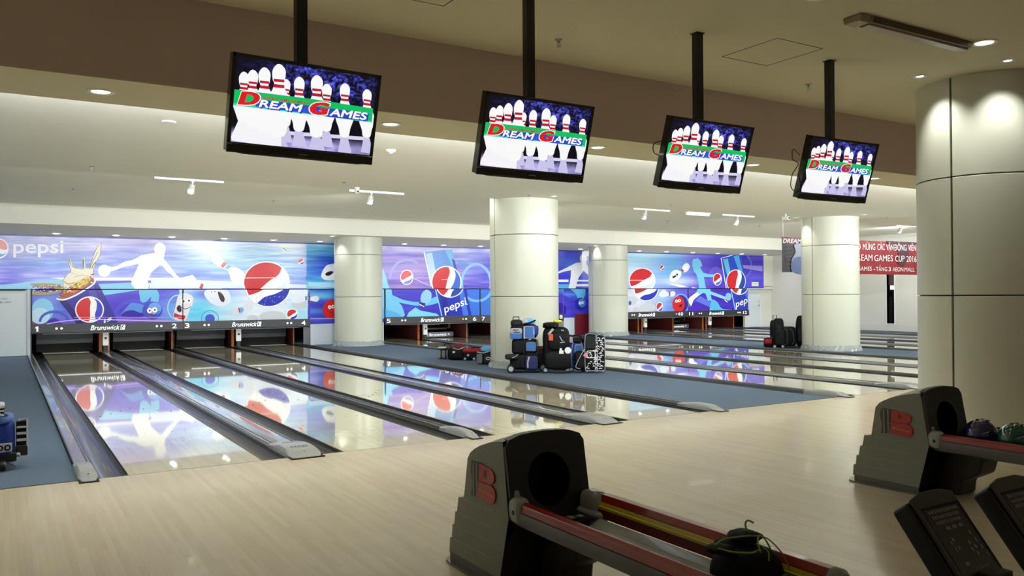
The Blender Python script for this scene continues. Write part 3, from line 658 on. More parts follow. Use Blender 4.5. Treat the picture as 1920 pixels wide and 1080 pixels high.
# -- right group
for p in (U, L_):
    g = Crop(p, 1170, 460, 6.748)
    if p is U:
        g.globe(228, 445, 168, 160, 3, -.45, ringw=.06, red=(206, 34, 44), blue=(226, 232, 244)); g.line([(60, 442), (260, 442)], 8, (240, 200, 205), 6); g.globe(480, 283, 26, 35, 3, -.6)
        g.poly([(718, 312), (760, 240), (800, 226), (830, 262), (805, 320), (748, 342)], (244, 246, 252), 3, True); g.poly([(728, 290), (760, 322), (745, 342), (716, 318)], (200, 50, 50), 4)
        g.poly([(575, 405), (600, 340), (660, 308), (722, 340), (712, 400), (650, 452), (590, 458)], (240, 242, 250), 3, True); g.poly([(605, 400), (650, 375), (660, 395), (625, 418)], (30, 14, 26), 4); g.ell(670, 370, 12, 14, (30, 40, 90), 4)
        g.poly([(540, 480), (700, 495), (820, 530), (700, 530)], (250, 250, 255), 2); g.line([(690, 442), (880, 446)], 5, (220, 220, 250), 2); g.poly([(855, 528), (870, 560), (950, 560), (945, 545)], WH, 2)
        g.poly([(868, 178), (930, 160), (968, 195), (990, 262), (958, 275), (1000, 345), (1070, 365), (1150, 370), (1122, 402), (1010, 400), (1022, 480), (1045, 570), (948, 570), (940, 460), (915, 370), (880, 330), (860, 250)], (126, 208, 242), 3)
        g.ell(1160, 380, 90, 110, (110, 90, 216), 2); g.globe(1180, 430, 55, 80, 4, -.4, blue=(120, 110, 220))
        g.poly([(1228, 165), (1480, 112), (1500, 250), (1565, 560), (1292, 560)], (46, 84, 214), 3); g.poly([(1250, 180), (1310, 165), (1360, 400), (1320, 440)], (110, 200, 240), 4); g.poly([(1385, 140), (1450, 125), (1500, 330), (1450, 320)], (90, 180, 244), 4)
        g.line([(1390, 118), (1226, 164), (1292, 545)], 12, (236, 246, 255), 6); g.globe(1415, 455, 124, 150, 6, -1.25, ringw=.07)
        g.ring(1500, 260, 110, 150, 12, (110, 130, 230), 2); g.poly([(1500, 250), (1750, 262), (1750, 330), (1510, 290)], (160, 150, 232), 3); g.poly([(1614, 466), (1700, 466), (1700, 516), (1614, 516)], (232, 230, 220), 5); g.line([(1630, 485), (1685, 485)], 5, (140, 140, 150), 6)
    else:
        g.globe(278, 555, 156, 150, 3, -.35, ringw=.06, red=(190, 30, 40), blue=(36, 60, 190)); g.globe(450, 780, 44, 60, 4, -.6)
        for q in ((110, 700, 55, 50), (300, 790, 100, 60), (160, 815, 50, 40)): g.ell(*q, (206, 210, 220), 1)
        g.ell(75, 730, 18, 28, (60, 110, 180), 2); g.poly([(440, 620), (500, 560), (560, 600), (620, 580), (650, 610), (620, 650), (560, 640), (480, 660)], (220, 234, 246), 3, True); g.poly([(566, 590), (584, 590), (584, 640), (566, 640)], (180, 40, 50), 4)
        g.ring(722, 740, 96, 122, 12, (130, 190, 246), 3); g.ell(715, 745, 84, 112, (34, 30, 150), 2); g.ell(688, 745, 78, 102, (216, 30, 34), 4); face(g, 662, 705, 18, [(690, 770), (730, 740), (725, 780)], 6)
        g.poly([(945, 500), (1092, 500), (1092, 620), (1112, 700), (1060, 700), (1030, 612), (1000, 600), (940, 640), (880, 690), (846, 772), (800, 690), (840, 650), (915, 595)], (126, 208, 242), 4)
        g.poly([(846, 772), (800, 690), (840, 650), (915, 595), (960, 620), (880, 690)], WH, 5); g.poly([(1092, 580), (1280, 650), (1290, 690), (1092, 620)], (150, 216, 246), 3)
        g.poly([(900, 700), (960, 640), (1180, 760), (1180, 825), (1120, 800)], (100, 120, 230), 2); g.poly([(1080, 820), (1110, 690), (1180, 720), (1240, 800), (1400, 820), (1400, 850), (1080, 850)], (90, 190, 240), 3, True); g.ell(1320, 650, 38, 50, (140, 200, 240), 3); g.line([(1270, 690), (1310, 720)], 10, WH, 4)
        g.poly([(1342, 480), (1600, 480), (1600, 850), (1412, 850)], (40, 58, 196), 4); g.poly([(1500, 560), (1560, 560), (1600, 700), (1600, 760)], (80, 120, 226), 5); g.line([(1340, 500), (1412, 845)], 12, (150, 210, 250), 6); g.globe(1460, 505, 116, 122, 6, -1.1, ringw=.08)
        g.text('pepsi', (1412, 786), (1622, 700), 84, WH, 9, bold=.012)
        g.poly([(820, 790), (900, 710), (1100, 800), (1080, 850), (820, 850)], (74, 40, 200), 1)

def up_col(A, B):
    x = X0 + A; z = 1.66 + B; u, v = proj_plane(x, YU, z)
    c = np.full((len(u), 3), 0.) + np.array([150, 160, 236])
    c = splat(c, u, v, [(100, 460, 140, 14, (214, 210, 250), .8), (90, 495, 120, 10, (96, 140, 222), .9), (280, 455, 140, 10, (190, 170, 236), .8), (170, 520, 170, 12, (168, 170, 240), .8), (15, 520, 25, 30, (100, 90, 220), .7),
        (450, 470, 110, 45, (190, 226, 250), .95), (400, 455, 60, 14, (236, 248, 250), .9), (540, 460, 40, 18, (250, 254, 255), .9), (500, 500, 90, 30, (170, 220, 250), .7), (380, 500, 60, 30, (140, 190, 246), .6), (340, 520, 80, 12, (120, 130, 220), .5)])
    k = ((u > 574) & (u < 670))[:, None]; cc = splat(np.full_like(c, 0) + np.array([84, 186, 234]), u, v, [(615, 500, 45, 26, (44, 70, 206), .95), (600, 452, 40, 10, (120, 214, 240), .8), (600, 535, 60, 12, (120, 214, 244), .9)]); c = np.where(k, cc, c)
    k = (u >= 670)[:, None]; cc = splat(np.full_like(c, 0) + np.array([150, 128, 218]), u, v, [(750, 475, 60, 10, (110, 80, 214), .9), (820, 470, 120, 5, (236, 240, 255), .85), (760, 505, 60, 12, (176, 150, 214), .8), (760, 530, 60, 8, (140, 104, 190), .8), (890, 490, 50, 30, (150, 176, 246), .8), (880, 535, 40, 8, (130, 110, 220), .8), (950, 500, 60, 60, (80, 80, 220), .8)]); c = np.where(k, cc, c)
    k = (u >= 985)[:, None]; cc = splat(np.full_like(c, 0) + np.array([70, 66, 214]), u, v, [(1070, 495, 40, 14, (84, 130, 226), .8), (1090, 470, 14, 30, (96, 90, 214), .5), (1130, 500, 40, 60, (110, 160, 240), .7)]); c = np.where(k, cc, c)
    k = (u >= 1150)[:, None]; cc = splat(np.full_like(c, 0) + np.array([86, 60, 208]), u, v, [(1190, 500, 85, 90, (200, 226, 248), .98), (1190, 480, 60, 14, (140, 214, 236), .6), (1240, 475, 60, 8, (226, 244, 252), .9), (1260, 505, 36, 40, (110, 190, 240), .8), (1270, 528, 40, 8, (236, 240, 255), .8), (1330, 480, 40, 8, (100, 90, 226), .6), (1380, 480, 40, 30, (50, 40, 180), .7), (1425, 470, 12, 20, (44, 34, 170), .6), (1410, 525, 30, 12, (86, 96, 226), .7)]); c = np.where(k, cc, c)
    f = np.where(u > 985, .25, 1.)[:, None]
    n = vnoise(u, v * 5.5, 46, 16, 1)[:, None]; n2 = vnoise(u + 300, v * 6, 22, 9, 2)[:, None]
    c = c + f * ((n - .5) * 62 + (n2 - .5) * 46) * np.array([1, .85, .35])
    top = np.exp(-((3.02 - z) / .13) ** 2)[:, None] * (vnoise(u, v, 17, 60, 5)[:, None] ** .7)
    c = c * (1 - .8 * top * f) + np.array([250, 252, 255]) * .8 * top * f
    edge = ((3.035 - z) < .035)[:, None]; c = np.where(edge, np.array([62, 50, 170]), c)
    return c
def lo_col(x0):
    def f(A, B):
        x = x0 + A; z = 0.77 + B; u, v = proj_plane(x, YL, z)
        c = np.full((len(u), 3), 0.) + np.array([88, 80, 222])
        c = splat(c, u, v, [(90, 570, 40, 40, (120, 150, 232), .9), (240, 575, 60, 35, (72, 44, 200), .9), (230, 600, 120, 8, (150, 110, 230), .7), (330, 585, 45, 30, (120, 190, 240), .8)])
        k = (u > 336)[:, None]; cc = splat(np.full_like(c, 0) + np.array([226, 234, 248]), u, v, [(370, 585, 46, 40, (98, 204, 242), .98), (395, 552, 40, 9, (90, 90, 224), .85), (430, 565, 20, 30, (170, 220, 244), .6), (560, 570, 20, 16, (160, 220, 240), .7), (565, 590, 22, 12, (150, 214, 240), .8)]); c = np.where(k, cc, c)
        k = ((u > 576) & (u < 690))[:, None]; cc = splat(np.full_like(c, 0) + np.array([54, 50, 190]), u, v, [(600, 545, 50, 9, (110, 210, 240), .9), (590, 575, 30, 6, (90, 160, 230), .7), (600, 590, 30, 5, (90, 120, 224), .6)]); c = np.where(k, cc, c)
        k = (u >= 690)[:, None]; cc = splat(np.full_like(c, 0) + np.array([60, 46, 200]), u, v, [(760, 580, 30, 14, (70, 70, 216), .7), (890, 575, 40, 30, (80, 140, 232), .8), (1060, 560, 60, 30, (72, 56, 204), .8), (1060, 545, 40, 6, (80, 170, 226), .7)]); c = np.where(k, cc, c)
        k = (u >= 1130)[:, None]; cc = splat(np.full_like(c, 0) + np.array([70, 44, 200]), u, v, [(1190, 565, 72, 80, (226, 230, 242), 1), (1240, 560, 22, 20, (180, 220, 244), .8), (1262, 575, 20, 20, (90, 160, 232), .7), (1330, 590, 50, 8, (66, 50, 190), .6), (1290, 545, 30, 6, (90, 100, 226), .5)]); c = np.where(k, cc, c)
        n = vnoise(u, v * 4, 30, 18, 8)[:, None]; return c + (n - .5) * 26 * np.array([.8, .8, .4])
    return f
mu = thing('wall_mural', 'long printed mural of blue sky, silhouettes, can and red-white-blue balls above the lane masks', 'mural', (0, 0, 0))
MU_X = [X0, 4.18, 8.0, 13.6, 17.1, 22.9, 27.62]
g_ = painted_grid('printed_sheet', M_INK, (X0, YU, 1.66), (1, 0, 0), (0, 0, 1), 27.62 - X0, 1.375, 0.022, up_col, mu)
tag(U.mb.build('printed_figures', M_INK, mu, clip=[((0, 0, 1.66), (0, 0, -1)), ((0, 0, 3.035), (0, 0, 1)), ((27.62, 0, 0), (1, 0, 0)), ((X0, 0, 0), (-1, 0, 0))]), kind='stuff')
# ---------------------------------------------------------------- masks, bars, numbers
ZB0, ZB1, ZT = 0.53, 0.775, 1.63
def px(u, v, Y): q = onY(u, v, Y); return q
units = [(0.585, 4.13, 'lanes 1 and 2', ('1', '2'), (69, 327), (203, 614)), (4.13, 7.62, 'lanes 3 and 4', ('3', '4'), (347, 569), (463, 608)),
         (10.0, 13.36, 'lanes 5 and 6', ('5', '6'), (722, 890), (811, 598)), (13.36, 16.72, 'lanes 7 and 8', ('7', '8'), (904, 1052), (985, 594)),
         (19.25, 22.66, 'lanes 9 and 10', ('9', '10'), (1150, 1277), (1213, 590.5)), (22.66, 26.02, 'lanes 11 and 12', ('11', '12'), (1296, 1397), (1344, 587.5))]
M_SIGN = mat('sign_white', (250, 250, 250), 0.4, emit=(255, 255, 255), es=0.9)
M_DOT = mat('dot_glow', (255, 255, 255), 0.4, emit=(255, 255, 255), es=1.4); M_DOTR = mat('dot_glow_red', (255, 160, 170), 0.4, emit=(255, 120, 130), es=1.4)
def flat_text(body, x0, x1, z0, h, y, m, name, parent, bold=.02, shear=0, space=1.0):
    th = bold * .45; vs, fs = glyphs(body, 0, shear, space); mb = MB()
    if body == '1': vs, fs = [(.42, 0), (.88, 0), (.88, 1), (.55, 1), (.08, .80), (.08, .60), (.42, .72)], [(0, 1, 2, 3, 6), (3, 4, 5, 6)]
    for q, (dx, dz) in enumerate(((0, 0), (th, 0), (-th, 0), (0, th * .6), (0, -th * .6)) if th > 0 else ((0, 0),)): mb.add([(x0 + (x1 - x0) * a + dx, y - q * .0004, z0 + h * b + dz) for a, b in vs], fs); o = mb.build(name, m, parent); return o
import copy
for (xa, xb, nm, nums, ups, bc) in units:
    t = thing('pinsetter_mask', 'printed mask and black bar numbered %s and %s, showing %s' % (nums[0], nums[1], {'1': 'a splashing cup', '3': 'the large round emblem ball', '5': 'a blue can', '7': 'blue shapes, mostly hidden', '9': 'pale round shapes', '11': 'running legs and a can'}[nums[0]]), 'pinsetter mask', (0, 0, 0), group='printed masks over the lane ends')
    painted_grid('printed_sheet', M_INK, (xa + .012, YL, ZB1), (1, 0, 0), (0, 0, 1), xb - xa - .024, ZT - ZB1, 0.022, lo_col(xa), t)
    MB().box(xa + .012, xb - .012, YL + .004, YL + .06, ZB1, ZT).box(xa + 0.012, xa + .024, YL - .006, YL + .06, ZB1, ZT).build('mask_frame', M_DARK, t)
    cp = Print(None, (0, 0, 0)); cp.mb.v = L_.mb.v; cp.mb.f = L_.mb.f; cp.mb.c = L_.mb.c
    tag(cp.mb.build('printed_figures', M_INK, t, clip=[((0, 0, ZB1), (0, 0, -1)), ((0, 0, ZT), (0, 0, 1)), ((xb - .012, 0, 0), (1, 0, 0)), ((xa + .012, 0, 0), (-1, 0, 0))]), kind='stuff')
    MB().prism([(YL + .1, ZB0), (YL - .02, ZB0), (YL - .05, ZB0 + .03), (YL - .03, ZB1), (YL + .1, ZB1)], 'x', xa + .004, xb - .004).build('number_bar', M_BAR, t)
    yb = YL - .055
    for n_, uu in zip(nums, ups):
        xc = onY(uu, 600, yb)[0]; w_ = .038 if n_ == '1' else .06 if len(n_) == 1 else .1
        xc = min(max(xc, xa + .1), xb - .1)
        tag(flat_text(n_, xc - w_, xc + w_, .60, .125, yb, M_SIGN, 'lane_number', t, bold=(.0 if n_ == '1' else .02)), 'white lane number ' + n_)
    bx, bz = onY(bc[0], bc[1], yb); 
    flat_text('Brunswick', bx - .41, bx + .27, .602, .122, yb, M_SIGN, 'brand_lettering', t, bold=.03, shear=.3)
    lg = MB(); q = [(bx + .285, .6), (bx + .385, .6), (bx + .40, .72), (bx + .30, .72)]
    for i in range(4):
        a, b = q[i], q[(i + 1) % 4]; dx, dz = b[0] - a[0], b[1] - a[1]; l = math.hypot(dx, dz); nx, nz = -dz / l * .014, dx / l * .014
        lg.quad((a[0], yb, a[1]), (b[0], yb, b[1]), (b[0] + nx, yb, b[1] + nz), (a[0] + nx, yb, a[1] + nz))
    lg.quad((bx + .325, yb, .63), (bx + .365, yb, .63), (bx + .37, yb, .655), (bx + .33, yb, .655)); lg.quad((bx + .34, yb, .67), (bx + .375, yb, .67), (bx + .375, yb, .69), (bx + .345, yb, .69)); lg.build('brand_mark', M_SIGN, t)
    for side, n_ in ((0, nums[0]), (1, nums[1])):
        for j in (0, 1):
            xx = (xa + .55 + j * .11) if side == 0 else (xb - .66 + j * .11)
            red = n_ == '10' or (n_ == '6' and j == 0)
            MB().lathe([(.026, 0), (.026, .006)], 12, xx, yb - .003, .665, 'y').build('indicator_light', M_DOTR if red else M_DOT, t)
    MB().box(xa + .25, xb - .25, YL + .11, YL + .14, ZB0 - .006, ZB0 + .012).build('tube_light', mat('pit_tube', (255, 255, 255), .5, emit=(240, 248, 255), es=2.6), t)
# filler cabinets beside the masks
def filler(xa, xb, label, extra=None):
    t = thing('end_panel', label, 'panel', (0, 0, 0)); z0 = 0.63
    painted_grid('printed_sheet', M_INK, (xa, YL + .01, z0), (1, 0, 0), (0, 0, 1), xb - xa, ZT - z0, 0.022, lo_col(xa), t)
    cp = Print(None, (0, 0, 0)); cp.mb.v = L_.mb.v; cp.mb.f = L_.mb.f; cp.mb.c = L_.mb.c
    o = cp.mb.build('printed_figures', M_INK, t, clip=[((0, 0, z0), (0, 0, -1)), ((0, 0, ZT), (0, 0, 1)), ((xb, 0, 0), (1, 0, 0)), ((xa, 0, 0), (-1, 0, 0))]); o.location.y = .01; o['kind'] = 'stuff'
    MB().box(xa, xb, YL + .02, YL + .08, z0, ZT).build('panel_board', M_WPAN, t)
    return t
t = filler(7.64, 9.98, 'printed panel over a white cabinet between lane 4 and the leftmost column'); MB().box(7.66, 9.97, YL + .02, YL + .7, 0, .62).build('cabinet', mat('cabinet_white', (206, 214, 222), .4), t, bev=.01)
t = filler(16.74, 19.23, 'printed panel over a white and dark red cabinet right of lane 8'); MB().box(16.76, 17.22, YL + .02, YL + .7, 0, .62).build('cabinet', MATS['cabinet_white'], t, bev=.005); tag(MB().box(17.23, 19.2, YL + .0, YL + .7, 0, .74).build('cabinet_door', mat('dark_red_laminate', (112, 14, 36), .4), t, bev=.004), 'dark red cabinet door')
MB().sphere((18.0, YL - .02, .42), .03, 8, 6).build('knob', M_WHITE, t)
# white service panel left of lane 1
t = thing('service_panel', 'white service door panel with small dark lettering left of lane 1', 'door', (0, 0, 0))
MB().box(X0, .50, YL + .03, YL + .07, 0.005, 1.63).build('panel_board', M_WPAN, t, bev=.006); MB().box(.50, .575, YL, YL + .1, 0, 1.645).build('post', mat('post_grey', (196, 200, 208), .5), t)
MB().box(.575, .6, YL - .01, YL + .1, 0, 1.64).build('edge_strip', M_BLACK, t); MB().box(-1.0, .46, YL + .02, YL + .03, 1.615, 1.635).build('top_gap', M_DARK, t)
q0 = onY(-14, 561.5, YL + .02); q1 = onY(14, 561.5, YL + .02); flat_text('KHU VỰC', q0[0], q1[0], q0[1], .035, YL + .028, M_DARK, 'lettering', t, bold=.0)
q0 = onY(-16, 568.5, YL + .02); q1 = onY(21, 568.5, YL + .02); flat_text('CẤM ĐI VÀO', q0[0], q1[0], q0[1] - .002, .04, YL + .028, M_DARK, 'lettering', t, bold=.0)
# ---------------------------------------------------------------- pits: kickbacks, sweeps, pins
def kick(x, w_, h, label, post=False, wood=True):
    t = thing('kickback', label, 'kickback', (x, 24.5, 0), group='kickback walls between the pin decks')
    MB().box(-w_ / 2, w_ / 2, 0.014, 2.5, -.1, h).build('side_board', M_MAROON, t); MB().box(-w_ / 2 + .003, w_ / 2 - .003, 0, .014, -.02, h).build('front_edge', M_WOOD if wood else M_BAR, t)
    if post: MB().box(-.03 + w_ / 2 + .1, .03 + w_ / 2 + .1, -.5, -.44, 0, h + .1).build('post', M_BAR, t)
pairs = [(0, 1), (2, 3), (4, 5), (6, 7), (8, 9), (10, 11)]; K = 0
for a, b in pairs:
    xl, xr = LX[a] + LW, LX[b]; m_ = (xl + xr) / 2
    for s, sd in ((-1, 'left'), (1, 'right')): kick(m_ + s * .092, .075, .62, 'orange-edged kickback board just %s of the white sensor box between lanes %s and %s' % (sd, NW[a + 1], NW[b + 1]))
    t = thing('reset_box', 'white upright sensor box with black lens between lanes %s and %s' % (NW[a + 1], NW[b + 1]), 'sensor box', (m_, 24.2, 0.06), group='white sensor boxes at the lane ends')
    MB().box(-.07, .07, -.03, .05, .10, .44).build('case', M_WHITE, t, bev=.012); MB().lathe([(.03, -.012), (.03, 0)], 14, 0, -.032, .30, 'y').build('lens', M_BLACK, t); MB().box(-.05, .05, -.02, .05, -.032, .10).build('stand', M_DARK, t)
    xo = LX[a] - .262; kick(xo, .03, .62, 'dark kickback board left of lane %s' % NW[a + 1], wood=False); xo = LX[b] + LW + .257; kick(xo, .04, .62, 'orange-edged kickback board right of lane %s' % NW[b + 1])
for i in (0, 1, 2, 3):
    t = thing('sweep_board', 'lowered dark sweep board closing the deck of lane %s' % NW[i + 1], 'sweep', (LX[i] + LW / 2, 24.85, 0), group='lowered sweep boards')
    MB().box(-.66, .66, 0, .04, .22, .60).build('upper_board', mat('sweep_dark', (40, 42, 46), .4), t); MB().box(-.66, .66, .1, .14, .01, .24).build('lower_board', M_BLKM, t)
for i, lb in ((5, 'grey'), (10, 'grey')):
    t = thing('sweep_bar', 'grey sweep bar with white maker lettering on the deck of lane %s' % NW[i + 1], 'sweep', (LX[i] + LW / 2, 25.1, 0), group='grey sweep bars')
    MB().box(-.6, .6, 0, .12, .02, .19).build('bar', mat('sweep_grey', (126, 130, 138), .3, metal=.4), t, bev=.015); flat_text('= Brunswick =', -.45, .45, .065, .085, -.004, M_SIGN, 'lettering', t, bold=.03)
    MB().box(-.58, .58, .5, .56, .26, .31).box(-.58, -.5, .2, 1.0, .3, .52).box(.5, .58, .2, 1.0, .3, .52).box(-.3, .3, .48, .5, .42, .46).build('rake_frame', M_STEEL, t)
pin0 = thing('bowling_pin', 'white pin', 'bowling pin', (0, 0, 0))
prof = [(.026, 0), (.029, .008), (.036, .03), (.050, .075), (.0605, .114), (.058, .15), (.046, .19), (.031, .228), (.0235, .252), (.0225, .27), (.0265, .30), (.0322, .342), (.030, .36), (.022, .374), (.010, .381)]
MB().lathe(prof, 20).build('body', M_WHITE, pin0, smooth=True)
mr = mat('pin_red', (200, 30, 40), .3); MB().lathe([(.0300, .232), (.0262, .243)], 20, cap=False).lathe([(.0246, .253), (.0240, .262)], 20, cap=False).build('neck_stripe', mr, pin0, smooth=True)
def tri(lane):
    x = LX[lane] + LW / 2; out = []
    for r in range(4):
        for c_ in range(r + 1): out.append((x + (c_ - r / 2) * .3048, 25.58 + r * .264, r, c_))
    return out
first = True
rn = ['head', 'second', 'third', 'back']
for lane, keep in ((4, [(3, 0)]), (6, [(3, 0), (2, 0), (1, 0)]), (11, None)):
    for (x, y, r, c_) in tri(lane):
        if keep and (r, c_) not in keep: continue
        lb = 'white bowling pin on the deck of lane %s, %s row, %s from the left' % (NW[lane + 1], rn[r], ['first', 'second', 'third', 'fourth'][c_])
        if first: o = pin0; o.location = (x, y, 0); o['label'] = lb; o['group'] = 'bowling pins standing at the lane ends'; first = False
        else: dup(pin0, None, (x, y, 0), None, lb, 'bowling pins standing at the lane ends')
for x in (5.2, 15.0, 24.6): pass
for g in range(3):
    xa = LX[g * 4]; xb = LX[g * 4 + 3] + LW
    lamp('AREA', 'pit_light', ((xa + xb) / 2, 24.5, .98), 14 if g else 5, COOL, ((xa + xb) / 2, 25.6, .2), shape='RECTANGLE', size=xb - xa, size_y=.06)
# ================================================================ hanging screens
M_SCR = attr_mat('screen_picture', 0.2, emit=1.0)
M_TVB = mat('tv_black', (10, 10, 12), 0.12, coat=0.6); M_POLE = mat('pole_black', (12, 12, 13), 0.4)
TW, TH = 0.941, 0.577
src = [(155, 70), (1408, 285), (1328, 1035), (92, 905)]; dst = [(-TW / 2, TH / 2), (TW / 2, TH / 2), (TW / 2, -TH / 2), (-TW / 2, -TH / 2)]
A_ = []; b_ = []
for (x, y), (X, Y) in zip(src, dst):
    A_ += [[x, y, 1, 0, 0, 0, -X * x, -X * y], [0, 0, 0, x, y, 1, -Y * x, -Y * y]]; b_ += [X, Y]
hm = np.append(np.linalg.solve(np.array(A_), np.array(b_)), 1).reshape(3, 3)
def tvp(x, y): q = hm @ np.array([x, y, 1.0]); return (q[0] / q[2], -0.0262, q[1] / q[2])
sx0, sx1, sz0_, sz1_ = -TW / 2 + .022, TW / 2 - .022, -TH / 2 + .062, TH / 2 - .022
def scr_col(A, B):
    u = A / (sx1 - sx0); v = 1 - B / (sz1_ - sz0_); c = np.zeros((len(u), 3)) + np.array([8, 6, 22])
    n = vnoise(u * 900, v * 560, 13, 13, 3); n2 = vnoise(u * 900, v * 560, 28, 24, 4)
    m = np.exp(-((u - .62) / .38) ** 2 - ((v - .08 - .08 * u) / .24) ** 2) * np.clip(n * 1.5 - .3, 0, 1) * (0.5 + n2)
    c = c + m[:, None] * np.array([90, 100, 250])
    fl = np.clip((v - .80) * 9, 0, 1) * np.clip(1.25 - u * .45, 0, 1)
    c = c + (fl * (.8 + .3 * n2))[:, None] * np.array([176, 170, 214])
    return c
def tv(x, y, z, yaw, tilt, label, cable):
    t = thing('hanging_screen', label, 'television', (x, y, z), yaw, 'screens hanging over the approach')
    p = bpy.data.objects.new('display', None); COL.objects.link(p); p.parent = t; p.rotation_euler = (tilt, 0, 0)
    fr = MB(); D = .038
    fr.prism([(-TW / 2, TH / 2), (TW / 2, TH / 2), (TW / 2, -TH / 2 + .006), (TW / 2 - .1, -TH / 2 - .006), (-TW / 2 + .1, -TH / 2 - .006), (-TW / 2, -TH / 2 + .006)], 'y', -.022, D)
    fr.box(-.3, .3, D, D + .05, -.2, .2)
    fr.box(-TW / 2, TW / 2, -.032, -.02, -TH / 2, -TH / 2 + .055).box(-TW / 2, sx0 + .001, -.03, -.02, -TH / 2, TH / 2).box(sx1 - .001, TW / 2, -.03, -.02, -TH / 2, TH / 2).box(-TW / 2, TW / 2, -.03, -.02, TH / 2 - .022, TH / 2)
    fr.build('bezel', M_TVB, p, bev=.003)
    MB().box(-TW / 2 - .002, -TW / 2 + .03, -.033, -.02, -TH / 2 + .05, -TH / 2 + .053).box(TW / 2 - .03, TW / 2 + .002, -.033, -.02, -TH / 2 + .05, -TH / 2 + .053).box(-.03, .03, -.0335, -.03, -TH / 2 + .022, -TH / 2 + .028).build('bezel_mark', M_STEEL, p)
    painted_grid('picture', M_SCR, (sx0, -.0245, sz0_), (1, 0, 0), (0, 0, 1), sx1 - sx0, sz1_ - sz0_, .004, scr_col, p)
    R = Print(lambda a, b: tvp(a, b), (0, -1, 0), .0003)
    W = (255, 255, 255); rd = (196, 24, 52)
    def pin(hx, hy, r, by, bw, lay, base):
        # head centre, head half width, belly half width, base y
        h = r; pts = [(hx - h * .55, hy - h * .85), (hx, hy - h * 1.1), (hx + h * .6, hy - h * .75), (hx + h, hy), (hx + h * .9, hy + h * 1.3), (hx + h * .7, hy + h * 2.2), (hx + bw * .85, by * .45 + hy * .55 + 10), (hx + bw, by * .62 + hy * .38), (hx + bw * .64, by * .82 + hy * .18), (hx + bw * .36, by), (hx - bw * .46, by - 6), (hx - bw * .66, by * .82 + hy * .18), (hx - bw, by * .62 + hy * .38), (hx - bw * .85, by * .45 + hy * .55), (hx - h * .75, hy + h * 2.1), (hx - h * .95, hy + h * 1.2), (hx - h, hy - h * .05)]
        R.poly(pts, W, lay, True)
        R.poly([(hx - bw * .42, by), (hx + bw * .36, by + 8), (hx + bw * .8, by + 140), (hx - bw * .75, by + 125)], (206, 202, 240), 1)
        for k, hh in ((1.15, .42), (1.95, .5)):
            y0 = hy + h * k; ww = h * .80; R.poly([(hx - ww, y0 - 4), (hx + ww, y0 + 5), (hx + ww, y0 + h * hh + 5), (hx - ww, y0 + h * hh - 4)], rd, lay + 1)
    for q in ((600, 345, 36, 700, 70, 2), (945, 392, 40, 745, 72, 2), (1285, 440, 38, 800, 66, 3), (1097, 392, 42, 795, 76, 3), (712, 335, 44, 740, 84, 3), (245, 285, 42, 650, 92, 3), (320, 272, 44, 700, 92, 4), (418, 260, 50, 740, 110, 5), (860, 330, 50, 790, 96, 4), (540, 240, 56, 780, 122, 6)): pin(*q, None)
    R.poly([(150, 515), (560, 590), (560, 880), (140, 812), (135, 780), (195, 650)], (250, 250, 255), 2)
    R.poly([(600, 740), (1300, 800), (1310, 830), (600, 770)], (226, 220, 250), 1)
    R.poly([(155, 383), (830, 475), (1336, 560), (1326, 676), (800, 600), (148, 515)], (16, 196, 100), 9)
    R.poly([(155, 500), (800, 590), (1326, 664), (1326, 678), (800, 604), (148, 517)], (70, 220, 190), 10)
    bl = (44, 70, 200)
    def word(s_, p0, p1, h, col, lay, dx=0, dy=0, **k): [R.text(s_, (p0[0] + dx + q, p0[1] + dy + r), (p1[0] + dx + q, p1[1] + dy + r), h, col, lay, bold=(.03 if len(s_) < 2 else 0), shear=.22, **k) for q, r in (((0, 0), (10, 0), (-8, 0)) if len(s_) < 2 else ((0, 0), (4, 0), (-4, 0), (0, 3), (0, -3)))]
    R.poly([(340, 530), (372, 470), (1300, 600), (1290, 665), (960, 625), (760, 590)], bl, 11)
    R.poly([(372, 470), (745, 525), (735, 580), (345, 532)], bl, 12); R.poly([(750, 528), (815, 538), (800, 590), (735, 582)], (60, 84, 214), 13)
    word('REAM', (372, 536), (742, 588), 62, bl, 14, 8, 8); word('REAM', (372, 532), (738, 582), 60, W, 15)
    word('AMES', (972, 616), (1290, 660), 62, bl, 14, 8, 6); word('AMES', (968, 612), (1286, 656), 60, W, 15)
    word('D', (188, 512), (378, 528), 116, W, 16); word('D', (196, 506), (368, 520), 104, (224, 30, 38), 17)
    word('G', (796, 600), (968, 618), 112, W, 16); word('G', (806, 594), (958, 610), 98, (224, 30, 38), 17)
    R.text('SUPER AMUSEMENT', (402, 468), (815, 524), 24, (176, 60, 50), 18, bold=.02, shear=.2)
    tag(R.mb.build('picture_figures', M_SCR, p, clip=[((sx0, 0, 0), (-1, 0, 0)), ((sx1, 0, 0), (1, 0, 0)), ((0, 0, sz0_), (0, 0, -1)), ((0, 0, sz1_), (0, 0, 1))]), kind='stuff')
    MB().box(-.035, .035, .045, .11, -.05, Z1 - z).build('pole', M_POLE, t, bev=.004)
    MB().box(-.045, .045, .035, .12, Z1 - z - .006, Z1 - z).build('ceiling_plate', M_POLE, t); MB().box(-.12, .12, .06, .11, -.1, .1).build('wall_mount', M_POLE, t)
    if cable:
        c = [(-TW / 2 + .05, .07, .12), (-TW / 2 - .03, .08, .17), (-TW / 2 - .035, .08, .08), (-TW / 2 + .04, .08, .04), (-TW / 2 - .04, .08, -.06), (-TW / 2 - .06, .08, -.18), (-TW / 2 + .03, .08, -.24)] if cable == 2 else [(-TW / 2 + .05, .07, .1), (-TW / 2 - .02, .08, .07), (-TW / 2 - .02, .08, .0), (-TW / 2 + .05, .08, -.02)]
        MB().tube(sp(c, 6, False), .004, 6).build('cable', M_BLACK, t, smooth=True)
